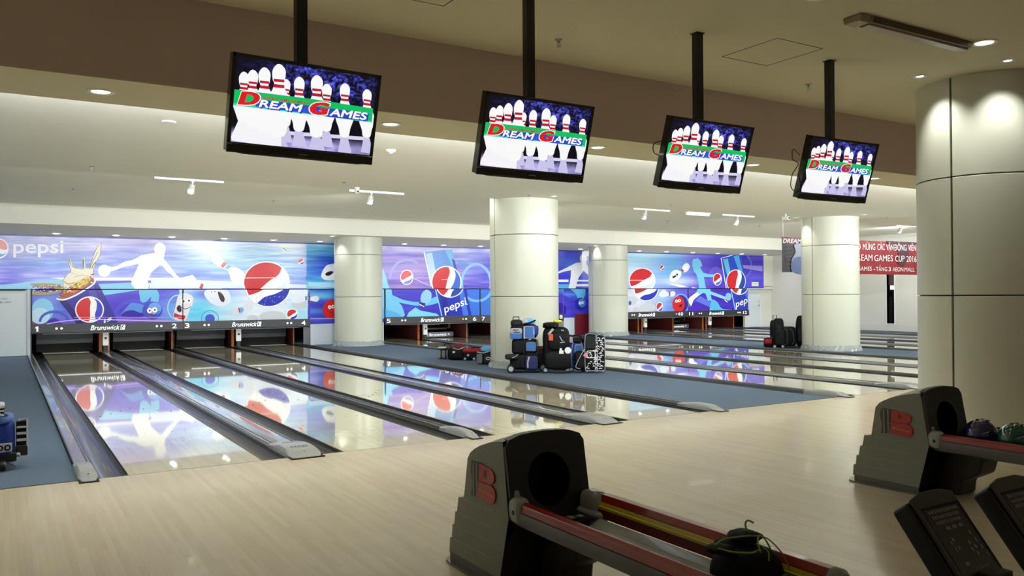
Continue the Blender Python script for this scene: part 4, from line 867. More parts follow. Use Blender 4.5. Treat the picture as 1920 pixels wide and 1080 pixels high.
for a in ((1.595, 4.998, 2.584, .054, .273, 'largest and leftmost of the four hanging screens showing pins and a game hall banner', 0), (3.305, 5.004, 2.577, .011, .283, 'second hanging screen from the left, in front of the middle column top', 0),
          (4.995, 4.987, 2.591, -.006, .31, 'third hanging screen from the left, with a small cable loop', 1), (6.667, 4.95, 2.591, -.036, .29, 'smallest and rightmost hanging screen, long cable loops at its left', 2)):
    tv(*a)
# ================================================================ ball returns
M_HOOD = mat('hood_grey', (120, 122, 108), 0.38, noise=.04, nscale=30); M_FACE = mat('hood_dark', (17, 16, 19), 0.42); M_RED = mat('emblem_red', (172, 36, 26), 0.35)
M_RAILR = mat('rail_red', (146, 32, 20), 0.28, coat=.4); M_RAILG = mat('rail_grey', (96, 98, 100), 0.35); M_YEL = mat('rail_yellow', (190, 172, 44), 0.4); M_MARN = mat('rail_dark_red', (92, 14, 14), .4); M_BED = mat('rack_bed', (176, 182, 184), 0.18, coat=.6)
M_BRK = mat('bracket_plastic', (150, 152, 152), 0.25, coat=.3)
def ball_return(cx, label, rack_len, bag):
    t = thing('ball_return', label, 'ball return', (cx, 3.42, 0), group='ball returns')
    W = .235
    # side profile (y relative to the front face, z), from the photo's side view
    side = [(.56, .05), (.555, .13), (.535, .135), (.53, .205), (.51, .21), (.50, .28), (.48, .285), (.465, .365), (.405, .375), (.372, .585)] + [(.345, .618), (.31, .64), (.25, .668), (.165, .695), (.08, .715), (.02, .722)]
    fr = [(.02, .722), (-.045, .36), (.03, .05)]
    # shell: cross sections with a crowned top
    n = 10; mb = MB(); rows = []
    prof = side + fr[1:]
    xs = [-1, -.96, -.75, -.5, -.25, 0, .25, .5, .75, .96, 1]
    def crown(x, z): return z + (max(0, z - .55) / .17) * .034 * (1 - x * x)
    def wid(z): return W * (1.0 + .07 * (1 - z / .72))
    for x in xs: rows.append([(x * wid(z), y, crown(x, z) if z > .55 else z) for y, z in prof])
    k = len(prof); vs = [p for r in rows for p in r]; fs = []
    for i in range(len(xs) - 1):
        for j in range(len(side) - 1): fs.append((i * k + j, i * k + j + 1, (i + 1) * k + j + 1, (i + 1) * k + j))
    fs.append(tuple(range(k))[::-1]); fs.append(tuple((len(xs) - 1) * k + j for j in range(k)))
    mb.add(vs, fs).build('hood_shell', M_HOOD, t, smooth=True, ang=28)
    # thin moulding lines on the ribs
    rb = MB()
    for z in (.135, .21, .285, .368):
        for s in (-1, 1): rb.box(s * wid(z) - .003, s * wid(z) + .003, .10, .5 - (z - .13) * .25, z - .002, z + .002)
    tag(rb.build('rib_line', mat('hood_line', (150, 152, 134), .4), t), kind='stuff')
    # dark face frame with a round ball opening
    ft = MB(); N = 40; ocx, ocz, orx, orz = .0, .525, .125, .13
    def fp(x, z, d=0): # point on the sloping upper face
        f_ = (z - .36) / (.722 - .36); return (x, -.045 + .065 * f_ - d, z)
    ring = [(ocx + orx * math.cos(2 * PI * i / N), ocz + orz * math.sin(2 * PI * i / N)) for i in range(N)]
    outer = []
    for i in range(N):
        a = 2 * PI * i / N; c, s_ = math.cos(a), math.sin(a); hx, zt, zb = W * 1.0, .735, .33
        m = min(hx / abs(c) if abs(c) > 1e-6 else 9, ((zt - ocz) if s_ > 0 else (ocz - zb)) / abs(s_) if abs(s_) > 1e-6 else 9); x, z = ocx + m * c, ocz + m * s_
        z = z + (.024 * (1 - (x / W) ** 2) if z > .7 else 0) - (.02 * max(0, abs(x) / W - .8) * 5 if z > .72 else 0); outer.append((x, z))
    vs = [fp(*p, .022) for p in ring] + [fp(*p, .022) for p in outer] + [fp(p[0], p[1], -.02) for p in outer] + [(p[0], .22, p[1]) for p in ring]
    fs = [(i, (i + 1) % N, N + (i + 1) % N, N + i) for i in range(N)] + [(N + i, N + (i + 1) % N, 2 * N + (i + 1) % N, 2 * N + i) for i in range(N)] + [(i, 3 * N + i, 3 * N + (i + 1) % N, (i + 1) % N) for i in range(N)]
    ft.add(vs, fs).build('face_frame', M_FACE, t, smooth=True, ang=35)
    MB().box(-.14, .14, .2, .21, .38, .68).build('opening_back', M_BLKM, t)
    MB().prism([(-.06, .335), (-.03, .345), (.03, .06), (.03, .0), (.1, .0), (.1, .34)], 'x', -W * 1.03, W * 1.03).build('lower_front', M_FACE, t, bev=.006)
    MB().prism([(-.05, .33), (-.26, .33), (-.30, .28), (-.27, .17), (-.18, .12), (-.14, .10), (-.13, .0), (.05, .0)], 'x', -.02, .20).build('lift_housing', mat('lift_dark', (44, 38, 32), .5), t, bev=.02)
    bp = MB(); bp.prism(sp([(-.27, -.02), (-.28, .5), (-.2, .62), (0, .645), (.2, .62), (.28, .5), (.27, -.02)], 4, False), 'z', 0, .012).build('base_plate', mat('base_plate_metal', (110, 108, 98), .3, metal=.7), t)
    MB().box(-W * 1.08, W * 1.08, .03, .545, .012, .055).build('plinth', mat('plinth_grey', (84, 86, 76), .5), t)
    vs, fs = glyphs('Brunswick', .0, .1); m_ = MB(); m_.add([(-.05 + .1 * a, fp(0, .69 + .01 * b, .0232)[1], .69 + .01 * b) for a, b in vs], fs).build('face_lettering', mat('dim_red', (110, 16, 24), .5), t)
    # side emblem: grooved field, red B
    for s in (-1, 1):
        X = lambda y, z, d: (s * (wid(z) + d), y, z)
        e = MB(); fld = [(.325, .585), (.20, .585), (.205, .50), (.19, .415), (.325, .40), (.315, .47), (.335, .53)]
        e.add([X(y, z, .001) for y, z in fld], [tuple(range(len(fld)))]); e.build('emblem_field', mat('emblem_field', (62, 60, 50), .5), t)
        for q in range(3): MB().add([X(.31 - q * .035, .58, .003), X(.298 - q * .035, .58, .003), X(.292 - q * .035, .405, .003), X(.304 - q * .035, .405, .003)], [(0, 1, 2, 3)]).build('emblem_groove', M_HOOD, t)
        up_ = [(.235, .585), (.238, .497)] + sp([(.13, .494), (.098, .505), (.083, .53), (.092, .556), (.125, .572)], 5, False); lo = [(.240, .492), (.250, .412)] + sp([(.12, .400), (.09, .410), (.072, .44), (.080, .475), (.115, .492)], 5, False)
        for poly in (up_, lo):
            kk = len(poly); e = MB(); e.add([X(y, z, .001) for y, z in poly] + [X(y, z, .008) for y, z in poly], [tuple(range(kk, 2 * kk))] + [(i, (i + 1) % kk, kk + (i + 1) % kk, kk + i) for i in range(kk)]); e.build('emblem_letter', M_RED, t)
        dp = sp([(.178, .56), (.16, .535), (.17, .52), (.186, .535)], 4); MB().add([X(y, z, .0086) for y, z in dp], [tuple(range(len(dp)))]).build('emblem_drop', mat('drop_dark', (120, 40, 26), .5), t)
        vs, fs = glyphs('Brunswick'); y0, y1 = (.228, .092) if s < 0 else (.092, .228)
        MB().add([X(y0 + (y1 - y0) * a, .446 + .018 * b - (.012 * a if s < 0 else .012 * (1 - a)), .0088) for a, b in vs], fs).build('emblem_lettering', mat('gold_letter', (216, 150, 60), .4), t)
    # rack: bed, two rails, end caps
    y1 = -.02; y0 = -rack_len
    MB().prism([(-.155, .352), (-.11, .330), (0, .322), (.11, .330), (.155, .352), (.155, .34), (0, .308), (-.155, .34)], 'y', y0 + .02, y1 - .06).build('rack_bed', M_BED, t, smooth=True)
    MB().box(-.15, .15, y1 - .22, y1 - .03, .352, .358).build('rack_mouth', M_BLACK, t)
    dc = MB(); rs = random.Random(6)
    for q in range(5): dc.box(-.13 + q * .05, -.095 + q * .05, y1 - .17, y1 - .12 + rs.uniform(-.01, .01), .358, .3595)
    tag(dc.build('warning_decal', mat('decal_grey', (150, 150, 150), .5), t), kind='stuff')
    # left rail (seen from outside): red rounded top, grey body
    lx = -.195
    MB().prism([(lx - .028, .405), (lx - .022, .44), (lx, .452), (lx + .026, .445), (lx + .03, .415), (lx + .01, .395)], 'y', y0, y1 - .08).build('rail_top', M_RAILR, t, bev=.004)
    MB().prism([(lx - .03, .404), (lx - .036, .37), (lx - .02, .335), (lx + .02, .32), (lx + .04, .345), (lx + .03, .39), (lx + .008, .394)], 'y', y0, y1 - .05).build('rail_body', M_RAILG, t, smooth=True)
    rx = .215
    MB().prism([(rx - .03, .425), (rx - .012, .455), (rx + .03, .455), (rx + .045, .42), (rx + .02, .395)], 'y', y0 + .1, y1 - .17).build('rail_top', M_RAILR, t, bev=.004)
    MB().prism([(rx - .044, .392), (rx - .030, .424), (rx + .018, .394), (rx, .37)], 'y', y0 + .1, y1 - .17).build('rail_stripe', M_YEL, t, bev=.002)
    MB().prism([(rx - .050, .352), (rx - .044, .391), (rx - .002, .37), (rx - .005, .34)], 'y', y0 + .1, y1 - .17).build('rail_body', M_MARN, t)
    MB().box(rx - .047, rx - .0335, y0 + .1, y1 - .17, .4035, .4065).build('stripe_line', mat('line_yel', (226, 214, 96), .4), t)
    for s, xx in ((0, lx), (1, rx)):
        e = MB(); w_ = .042
        if s: e.soft((xx - .012, y1 - .115, .40), (.11, .17, .13), 3.2, 20, 12, taper=.1).soft((xx - .03, y1 - .13, .352), (.10, .22, .06), 3, 16, 8)
        else: e.soft((xx - .004, y1 - .05, .405), (.082, .105, .125), 3.6, 20, 12).soft((xx - .002, y1 - .022, .455), (.035, .035, .08), 3, 12, 8)
        e.build('bracket', M_BRK, t, smooth=True)
        if not s: MB().lathe([(.010, -.002), (.012, .0), (.001, .001)], 12, xx - .045, y1 - .06, .40, 'x').build('bracket_bolt', M_DARK, t)
        MB().lathe([(.052, 0), (.050, -.03), (.035, -.05), (.001, -.056)], 20, xx, y0 + (.1 if s else 0), .412, 'y').build('end_cap', M_BRK, t, smooth=True)
    MB().box(-.18, .2, y0 + .14, y0 + .2, .30, .335).box(-.03, .03, y0 + .14, y0 + .2, 0.02, .31).box(-.16, .16, y0 + .08, y0 + .26, 0, .02).build('rack_stand', M_FACE, t, bev=.005)
    return t
ball_return(2.305, 'nearer ball return, grey hood with a dark bag on its red and yellow rack', 1.62, True)
ball_return(5.765, 'farther ball return at right, grey hood with two bowling balls on its rack', 1.62, False)
def ball(x, y, z, r, c1, c2, label):
    m = mat('ball_' + label.split()[0], c1, .06, coat=1.0, noise=0.0)
    nt = m.node_tree; N = nt.nodes; b = N['Principled BSDF']; tc = N.new('ShaderNodeTexCoord'); nz = N.new('ShaderNodeTexNoise'); nz.inputs['Scale'].default_value = 9; nz.inputs['Detail'].default_value = 5; nz.inputs['Distortion'].default_value = 1.6
    cr = N.new('ShaderNodeValToRGB'); cr.color_ramp.elements[0].position = .42; cr.color_ramp.elements[1].position = .60; cr.color_ramp.elements[0].color = lin(c1); cr.color_ramp.elements[1].color = lin(c2)
    nt.links.new(tc.outputs['Object'], nz.inputs['Vector']); nt.links.new(nz.outputs['Fac'], cr.inputs[0]); nt.links.new(cr.outputs[0], b.inputs['Base Color'])
    t = thing('bowling_ball', label, 'bowling ball', (x, y, z), group='bowling balls on the right rack'); MB().sphere((0, 0, 0), r, 36, 24).build('ball', m, t, smooth=True)
    MB().lathe([(.012, r - .004), (.012, r + .0008)], 12, .02, 0, 0).lathe([(.012, r - .004), (.012, r + .0008)], 12, -.02, .01, 0).lathe([(.014, r - .006), (.014, r - .0015)], 12, 0, -.05, 0).build('finger_hole', M_BLKM, t)
R_ = .1085
ball(5.735, 3.13, .345 + R_, R_, (24, 18, 84), (44, 34, 124), 'indigo glossy bowling ball nearest the hood of the right ball return')
ball(5.74, 2.905, .345 + R_, R_, (6, 66, 68), (14, 96, 80), 'teal marbled bowling ball next to the indigo one at the right edge')
# drawstring ball bag on the near rack
BX, BY = 2.37, 2.165
t = thing('ball_bag', 'black drawstring ball bag with yellow-green piping lying on the near ball rack', 'bag', (BX, BY, .325)); t.scale = (1, 1, .86)
M_BAG = mat('bag_black', (7, 7, 8), .7, noise=.3, nscale=30, bump=.3, bscale=40); M_PIP = mat('bag_piping', (132, 150, 34), .6)
MB().soft((0, 0, .10), (.25, .27, .20), 3.0, 32, 22, lump=.05, seed=3, taper=.22).soft((-.02, .06, .195), (.14, .10, .05), 2.4, 20, 10, lump=.1).build('body', M_BAG, t, smooth=True)
MB().soft((-.12, .02, .20), (.10, .10, .035), 2.4, 16, 8, lump=.12, seed=8).soft((.02, .03, .225), (.12, .12, .05), 2.6, 18, 8, lump=.15, seed=9).build('gathered_neck', M_BAG, t, smooth=True)
for pts, r in (([(-.155, .0, .215), (-.12, -.04, .205), (-.06, -.075, .20), (-.01, -.07, .205)], .004), ([(-.15, .02, .222), (-.09, .03, .232), (-.04, 0, .243), (.0, -.02, .245)], .004), ([(.0, -.02, .245), (.06, -.04, .23), (.10, -.075, .17), (.115, -.10, .10), (.12, -.105, .03)], .003), ([(.02, .02, .25), (.035, .04, .275), (.055, .045, .285), (.07, .03, .275)], .004), ([(-.03, -.09, .20), (-.02, -.07, .235), (.01, -.05, .252), (.03, -.06, .235), (.03, -.085, .20)], .0035), ([(-.01, -.08, .22), (.0, -.10, .20), (-.015, -.115, .17)], .003)):
    MB().tube(sp(pts, 6, False), r, 6).build('piping', M_PIP, t, smooth=True)
MB().box(.045, .075, -.125, -.12, .05, .10).build('tag', mat('tag_dull', (120, 122, 80), .6), t)
# ================================================================ scorer keypads on their console
M_KP = mat('keypad_case', (60, 58, 52), 0.5); M_KS = mat('keypad_side', (13, 12, 13), .5); M_KF = mat('keypad_panel', (38, 35, 35), .4); M_KEY = mat('key_grey', (118, 112, 110), .5); M_KEYR = mat('key_rust', (120, 78, 66), .5)
con = thing('score_console', 'dark reddish console ledge carrying the two keypads, cut by the frame edge', 'console', (2.9, 1.1, 0))
MB().box(-.1, 1.9, -.25, .10, 0, .39).box(-.13, 1.93, -.28, .13, .39, .42).build('cabinet', mat('console_red', (74, 28, 22), .4), con, bev=.006); MB().box(-.13, 1.93, .10, .135, .40, .425).build('ledge_trim', mat('console_wood', (92, 66, 42), .45), con)
def keypad(x, y, z, label):
    t = thing('score_keypad', label, 'keypad', (x, y, z), group='scorer keypads'); 
    p = bpy.data.objects.new('head', None); COL.objects.link(p); p.parent = t; p.rotation_euler = (math.radians(52.5), 0, 0); W = .122; Lg = .375
    # local: x across, y up along the face, z out of the face; origin at top centre
    MB().prism([(-W, 0), (-W, -Lg), (W, -Lg), (W, 0), (.06, .016), (-.06, .016)], 'z', -.014, 0).build('case_front', M_KP, p, bev=.006)
    MB().prism([(-W - .012, -.006), (-W - .012, -Lg), (W + .006, -Lg), (W + .006, -.006), (.06, .008), (-.06, .008)], 'z', -.085, -.014).build('case_back', M_KS, p, bev=.012)
    MB().box(-W + .02, W - .016, -.285, -.04, -.001, .0015).build('key_panel', M_KF, p); MB().box(-W + .02, W - .016, -.047, -.038, 0, .003).box(W - .020, W - .010, -.285, -.04, 0, .003).build('panel_recess', M_BLKM, p)
    def key(x0, y0, w_, h_, m=M_KEY, ro=0):
        MB().box(x0 - w_ / 2, x0 + w_ / 2, y0 - h_ / 2, y0 + h_ / 2, .0015, .0035).build('key', m, p)
    for r_ in range(4):
        n = (12, 11, 10, 3)[r_]; 
        for q in range(n):
            if r_ < 3: key(-.078 + .004 * r_ + q * .0142, -.058 - r_ * .019, .0108, .012)
            else: key(-.02 + q * .036 - .01, -.118, .028, .012)
    for (a, b_, m) in ((-.062, -.165, M_KEY), (-.046, -.158, M_KEY), (-.058, -.188, M_KEYR), (-.040, -.186, M_KEYR), (-.05, -.238, M_KEY)): key(a, b_, .012 if b_ > -.2 else .026, .012)
    for (a, b_) in ((.062, -.150), (.070, -.176), (.078, -.2), (.083, -.226)): key(a, b_, .012, .014)
    dm = MB()
    for (a, b_) in ((.028, -.178), (.046, -.195), (.022, -.2), (.036, -.218)): dm.lathe([(.0085, .0016), (.007, .0042)], 12, a, b_, 0)
    dm.build('round_key', M_KEY, p); 
    vs, fs = glyphs('Brunswick', .01, .1); MB().add([(-.022 + .075 * a, -.262 + .009 * b, .0022) for a, b in vs], fs).build('maker_lettering', M_KEY, p)
    MB().add([(-.05, -Lg + .002, .001), (-.05, -.345, .004), (-.03, -.315, .006), (-.005, -.302, .008), (.02, -.305, .006), (.07, -.345, .004), (.10, -Lg + .002, .001)], [(0, 1, 2, 3, 4, 5, 6)]).build('speaker_cone', M_KS, p)
    for q in range(5): MB().box(-.022 + q * .004, .03 + q * .004, -.332 - q * .009, -.329 - q * .009, .006, .0085).build('speaker_slot', M_BLKM, p)
    MB().box(-.05, .05, -.24, -.18, -.33, -.2).build('neck', M_KS, t, bev=.006)
keypad(2.692, 1.637, .75, 'left scorer keypad, fully in view at the bottom right corner'); keypad(3.137, 1.612, .75, 'right scorer keypad, cut by the right frame edge')
# ================================================================ ball bags on the carpets
M_NYL = mat('nylon_black', (9, 9, 11), .6, noise=.25, nscale=25, bump=.25, bscale=60); M_NYL2 = mat('nylon_charcoal', (32, 33, 36), .6, noise=.2, nscale=25)
M_NAVY = mat('nylon_navy', (34, 42, 84), .55, noise=.2, nscale=20); M_BLUE = mat('nylon_blue', (62, 104, 168), .5, noise=.15, nscale=20); M_SIL = mat('nylon_silver', (172, 176, 184), .4, noise=.12, nscale=14)
M_GRY = mat('mesh_grey', (112, 112, 114), .6, noise=.45, nscale=60); M_BRED = mat('nylon_red', (150, 24, 36), .5, noise=.2, nscale=20); M_MRN = mat('nylon_maroon', (60, 18, 24), .6); M_RUB = mat('rubber', (16, 16, 16), .5); M_YE2 = mat('tag_yellow', (220, 210, 50), .5)
M_ORG = mat('tag_orange', (200, 84, 44), .5); M_PNK = mat('tag_pink', (220, 130, 150), .5); M_LBL = mat('nylon_lightblue', (110, 170, 220), .5, noise=.15, nscale=14); M_RBLUE = mat('nylon_royal', (30, 62, 140), .5, noise=.15, nscale=20)
def wheel(t, x, y, z, r, w_, ax='x'):
    p = [(r * .35, -w_ / 2), (r * .9, -w_ / 2), (r, -w_ * .3), (r, w_ * .3), (r * .9, w_ / 2), (r * .35, w_ / 2)]
    o = MB().lathe(p, 20, x, y, z, ax).build('wheel', M_RUB, t, smooth=True)
    MB().lathe([(r * .6, -w_ / 2 - .003), (r * .6, w_ / 2 + .003)], 16, x, y, z, ax).build('hub', M_SIL, o)
def loop(cx, y, cz, w_, h_, n=5):
    return sp([(cx - w_ / 2, y, cz - h_ / 2 * .8), (cx - w_ / 2, y, cz + h_ / 2 * .7), (cx - w_ / 2 * .7, y, cz + h_ / 2), (cx + w_ / 2 * .7, y, cz + h_ / 2), (cx + w_ / 2, y, cz + h_ / 2 * .7), (cx + w_ / 2, y, cz - h_ / 2 * .8), (cx + w_ / 2 * .7, y, cz - h_ / 2), (cx - w_ / 2 * .7, y, cz - h_ / 2)], n)
def pocket(t, cx, y, cz, w_, h_, d, m, name='pocket', pipe=None, p=5):
    o = MB().soft((cx, y, cz), (w_, d, h_), p, 24, 14).build(name, m, t, smooth=True)
    if pipe: MB().tube(loop(cx, y - d / 2 + .004, cz, w_ * .86, h_ * .88), .006, 6, True).build('piping', pipe, o, smooth=True)
    return o
def handle(t, x0, x1, y, z, h_, m=M_NYL, r=.012, name='handle', dy=0):
    MB().tube(sp([(x0, y, z), (x0 + (x1 - x0) * .15, y + dy * .7, z + h_ * .8), ((x0 + x1) / 2, y + dy, z + h_), (x1 - (x1 - x0) * .15, y + dy * .7, z + h_ * .8), (x1, y, z)], 6, False), r, 8, flat=.6).build(name, m, t, smooth=True)
def pull(t, x, y, z, w_, h_):
    MB().tube([(x - w_ / 2, y, z), (x - w_ / 2, y, z + h_), (x + w_ / 2, y, z + h_), (x + w_ / 2, y, z)], .011, 8).build('pull_handle', M_RUB, t)
VR = -math.atan2(8.6, 13.0)      # turn fronts towards the approach
g1 = 'ball bags by the middle column'
# stack of three
t = thing('ball_bag', 'black and navy wheeled ball bag lying at the bottom of the stack of three', 'bag', (8.16, 12.78, 0), VR, g1)
MB().soft((.0, .16, .20), (.53, .34, .30), 5, 28, 18).build('body', M_NYL, t, smooth=True); pocket(t, .14, -.01, .19, .24, .26, .10, M_NAVY, 'side_panel'); MB().soft((-.22, -.01, .30), (.26, .22, .10), 4).build('flap', M_NYL2, t, smooth=True)
MB().tube(sp([(-.34, -.06, .27), (-.2, -.12, .29), (-.1, -.12, .35)], 5, False), .006, 6).build('piping', M_SIL, t); MB().tube(sp([(.10, -.06, .30), (.07, -.07, .2), (.07, -.06, .10)], 5, False), .014, 6).build('trim', M_SIL, t); MB().tube(sp([(.0, -.06, .30), (-.02, -.06, .2), (.0, -.06, .1)], 5, False), .008, 6).build('trim', M_NYL2, t)
wheel(t, -.24, -.02, .075, .075, .05, 'y'); wheel(t, -.24, .30, .075, .075, .05, 'y'); MB().box(-.3, .3, .0, .3, .02, .06).build('base_board', M_RUB, t, bev=.01)
t = thing('ball_bag', 'black ball bag with a blue front pocket in the middle of the stack of three', 'bag', (8.17, 12.78, .335), VR, g1)
MB().soft((.0, .16, .145), (.47, .34, .285), 6, 28, 18).build('body', M_NYL, t, smooth=True); pocket(t, .125, -.02, .15, .19, .17, .07, M_BLUE, 'pocket', M_GRY); MB().tube(loop(.12, -.012, .145, .26, .26), .008, 6, True).build('piping', M_NYL2, t, smooth=True); MB().box(.08, .13, -.03, .02, .27, .29).build('clip', mat('clip_pale', (220, 190, 180), .5), t)
t = thing('ball_bag', 'blue, silver and black roller bag with pull handle on top of the stack of three', 'bag', (8.17, 12.79, .61), VR, g1)
MB().soft((0, .15, .15), (.50, .32, .27), 5, 28, 18).build('body', M_NYL, t, smooth=True); pocket(t, -.14, -.02, .09, .23, .16, .10, M_BLUE, 'lower_pocket'); pocket(t, -.14, -.03, .15, .22, .13, .08, M_SIL, 'upper_pocket'); pocket(t, .10, -.03, .14, .20, .24, .10, M_BLUE, 'front_pocket', M_SIL)
pocket(t, .20, .03, .17, .14, .18, .14, M_RBLUE, 'end_pocket'); MB().soft((.09, .14, .33), (.24, .22, .13), 2.6, 24, 14).build('shoe_pouch', M_LBL, t, smooth=True); MB().soft((.02, .08, .33), (.12, .16, .11), 2.6, 20, 12).build('pouch_panel', M_SIL, t, smooth=True); MB().soft((-.14, .14, .30), (.22, .26, .14), 3, 22, 12).build('top_flap', M_NYL2, t, smooth=True)
pull(t, -.15, .22, .33, .11, .085); MB().tube(sp([(.0, .0, .29), (.1, .0, .31), (.22, .02, .36)], 5, False), .014, 8).build('strap', M_NYL, t); MB().box(-.005, .02, -.085, -.075, .02, .25).box(.17, .19, -.08, -.07, .1, .2).build('strap_edge', M_SIL, t)
MB().tube([(-.20, -.085, .185), (-.08, -.085, .19), (-.19, -.085, .14), (-.07, -.085, .142)], .009, 6).build('logo', M_NYL2, t)
t = thing('ball_bag', 'low black and maroon wheeled bag between the stack and the tall black bag', 'bag', (8.64, 12.97, 0), VR, g1)
MB().soft((0, .12, .25), (.34, .3, .42), 3.4, 26, 16).build('body', M_MRN, t, smooth=True); MB().soft((.02, .0, .19), (.3, .16, .32), 4).build('front_panel', M_NYL, t, smooth=True); wheel(t, .06, -.09, .07, .07, .045, 'y'); wheel(t, -.08, -.07, .07, .06, .045, 'y')
t = thing('ball_bag', 'tall black roller bag with orange tag, white patches and a yellow item on top', 'bag', (8.65, 12.44, 0), VR, g1)
MB().soft((0, .16, .47), (.50, .38, .74), 5, 30, 22, lump=.02).build('body', M_NYL, t, smooth=True); MB().soft((.02, -.02, .24), (.50, .22, .36), 4, 26, 16).build('lower_pocket', M_NYL, t, smooth=True); MB().soft((.04, -.03, .58), (.40, .16, .34), 3.6, 26, 16).build('upper_pocket', M_NYL, t, smooth=True)
MB().soft((-.10, .1, .87), (.30, .3, .12), 3, 20, 12, lump=.08).build('top_flap', M_NYL, t, smooth=True); MB().soft((.03, .1, .945), (.16, .1, .05), 3).build('yellow_item', M_YE2, t, smooth=True)
MB().box(-.14, -.06, -.125, -.115, .60, .72).build('orange_tag', M_ORG, t, bev=.004); o = MB().box(-.07, .07, -.006, .006, -.02, .02).build('white_strap', M_SIL, t); o.location = (-.10, -.11, .76); o.rotation_euler = (0, -.9, 0)
MB().tube([(.06, -.115, .68), (.10, -.118, .60), (.16, -.115, .57), (.07, -.118, .56)], .010, 6).tube([(.09, -.11, .79), (.14, -.11, .78)], .012, 6).build('stitched_mark', M_SIL, t); MB().box(.05, .13, -.135, -.128, .36, .42).box(.06, .10, -.136, -.129, .42, .46).build('label_patch', M_WHITE, t); MB().lathe([(.06, -.01), (.06, .0)], 20, .21, -.12, .42, 'y').build('round_patch', M_WHITE, t)
wheel(t, -.2, -.02, .055, .055, .05, 'y'); wheel(t, .2, -.02, .055, .055, .05, 'y'); MB().box(-.05, .24, -.10, .2, .0, .05).build('foot', M_RUB, t, bev=.01)
t = thing('ball_bag', 'blue backpack-shaped bag with grey piping right of the tall black bag', 'bag', (9.05, 12.36, 0), VR, g1)
MB().soft((0, .12, .33), (.34, .28, .58), 4, 28, 20, taper=.08).build('body', M_RBLUE, t, smooth=True); pocket(t, .035, -.02, .40, .15, .24, .07, M_BLUE, 'front_pocket', M_SIL); MB().soft((.02, .10, .58), (.28, .26, .12), 3).build('top_panel', M_NYL, t, smooth=True); handle(t, -.09, .10, .05, .60, .08, M_NYL, .013)
for x in (-.10, .14): MB().tube(sp([(x * .6, -.03, .56), (x, -.05, .35), (x * .9, -.04, .1)], 5, False), .007, 6).build('piping', M_SIL, t)
MB().box(-.13, -.07, -.04, -.03, .55, .65).build('pale_tag', mat('tag_mauve', (180, 160, 170), .5), t); wheel(t, -.1, -.0, .05, .05, .04, 'y'); wheel(t, .12, -.0, .05, .05, .04, 'y')
def patterned(x, y, w_, h_, label, sd, notch):
    t = thing('ball_bag', label, 'bag', (x, y, 0), VR, g1); rs = random.Random(sd)
    MB().soft((0, .13, h_ / 2 + .03), (w_, .26, h_), 7, 28, 20).build('body', M_NYL, t, smooth=True)
    if notch: MB().box(-w_ * .40, w_ * .34, -.02, .0, h_ * .64, h_ * .97).build('plain_panel', mat('nylon_dot', (34, 34, 36), .7), t, bev=.01)
    pm = MB(); n = 9 if notch else 15
    for k in range(n):
        z = (.08 + (h_ * (.52 if notch else .86)) * k / n)
        for s in range(3 if not notch else 2):
            cx = rs.uniform(-w_ * .38, w_ * .38); ww = rs.uniform(.012, .035); pm.tube(sp([(cx - ww, -.008, z), (cx, -.012, z + rs.uniform(.008, .03)), (cx + ww, -.008, z + rs.uniform(-.01, .015))], 4, False), .006, 5)
    tag(pm.build('white_pattern', M_WHITE, t), kind='stuff'); MB().tube(loop(0, -.004, h_ / 2 + .03, w_ * .9, h_ * .94), .006, 6, True).build('piping', M_SIL, t, smooth=True)
    if notch:
        MB().tube(loop(.0, -.012, h_ * .49, w_ * .6, .12), .008, 6, True).build('face_ring', M_WHITE, t); o = MB().box(-.035, .035, -.03, -.02, -.035, .035).build('pink_tag', M_PNK, t, bev=.005); o.location = (-.10, -.01, .33); o.rotation_euler = (0, .7, 0)
        MB().soft((-.20, .10, .22), (.22, .2, .36), 3.4).build('side_pouch', M_NYL, t, smooth=True); MB().tube(sp([(-.12, -.01, .44), (-.2, -.01, .3), (-.28, -.01, .12), (-.2, -.01, .08)], 5, False), .006, 6).build('pouch_piping', M_SIL, t)
    wheel(t, -w_ * .3, .06, .03, .03, .03, 'y'); wheel(t, w_ * .3, .06, .03, .03, .03, 'y')
patterned(9.13, 12.02, .24, .70, 'black bag with white skull-like pattern and a pink tag, second from right in the group', 4, True)
patterned(9.27, 11.93, .19, .68, 'narrow black bag covered in white stripes at the right end of the group', 9, False)
g2 = 'low ball bags left of the middle column'
t = thing('ball_bag', 'small grey and black bag with a tall arched handle, leftmost on the near carpet', 'bag', (8.45, 16.6, 0), VR * .9, g2)
MB().soft((0, .12, .13), (.27, .30, .24), 4.5).build('body', M_NYL, t, smooth=True); pocket(t, -.10, -.02, .11, .08, .19, .06, M_GRY); pocket(t, .0, -.03, .11, .08, .17, .05, M_GRY); pocket(t, .10, -.02, .11, .08, .18, .06, M_GRY); handle(t, .0, .16, .1, .22, .13, M_NYL, .010); MB().soft((-.04, .1, .25), (.2, .2, .05), 3).build('top_trim', M_SIL, t, smooth=True)
t = thing('ball_bag', 'black bag with bright red handles between the grey bags on the near carpet', 'bag', (8.56, 16.15, 0), VR * .9, g2)
MB().soft((0, .14, .14), (.44, .34, .27), 5, 28, 18).build('body', M_NYL, t, smooth=True); handle(t, -.12, .10, .04, .25, .07, M_BRED, .018, dy=-.02); handle(t, -.06, .14, .12, .25, .10, M_BRED, .016); MB().tube(sp([(-.1, -.0, .27), (.03, -.02, .24), (.16, .0, .29)], 5, False), .01, 6).build('trim', M_SIL, t); MB().box(-.1, -.05, -.045, -.035, .16, .20).build('label_patch', M_WHITE, t)
t = thing('ball_bag', 'black bag with a dark red rolled top beside the red-handled bag', 'bag', (8.76, 15.85, 0), VR * .9, g2)
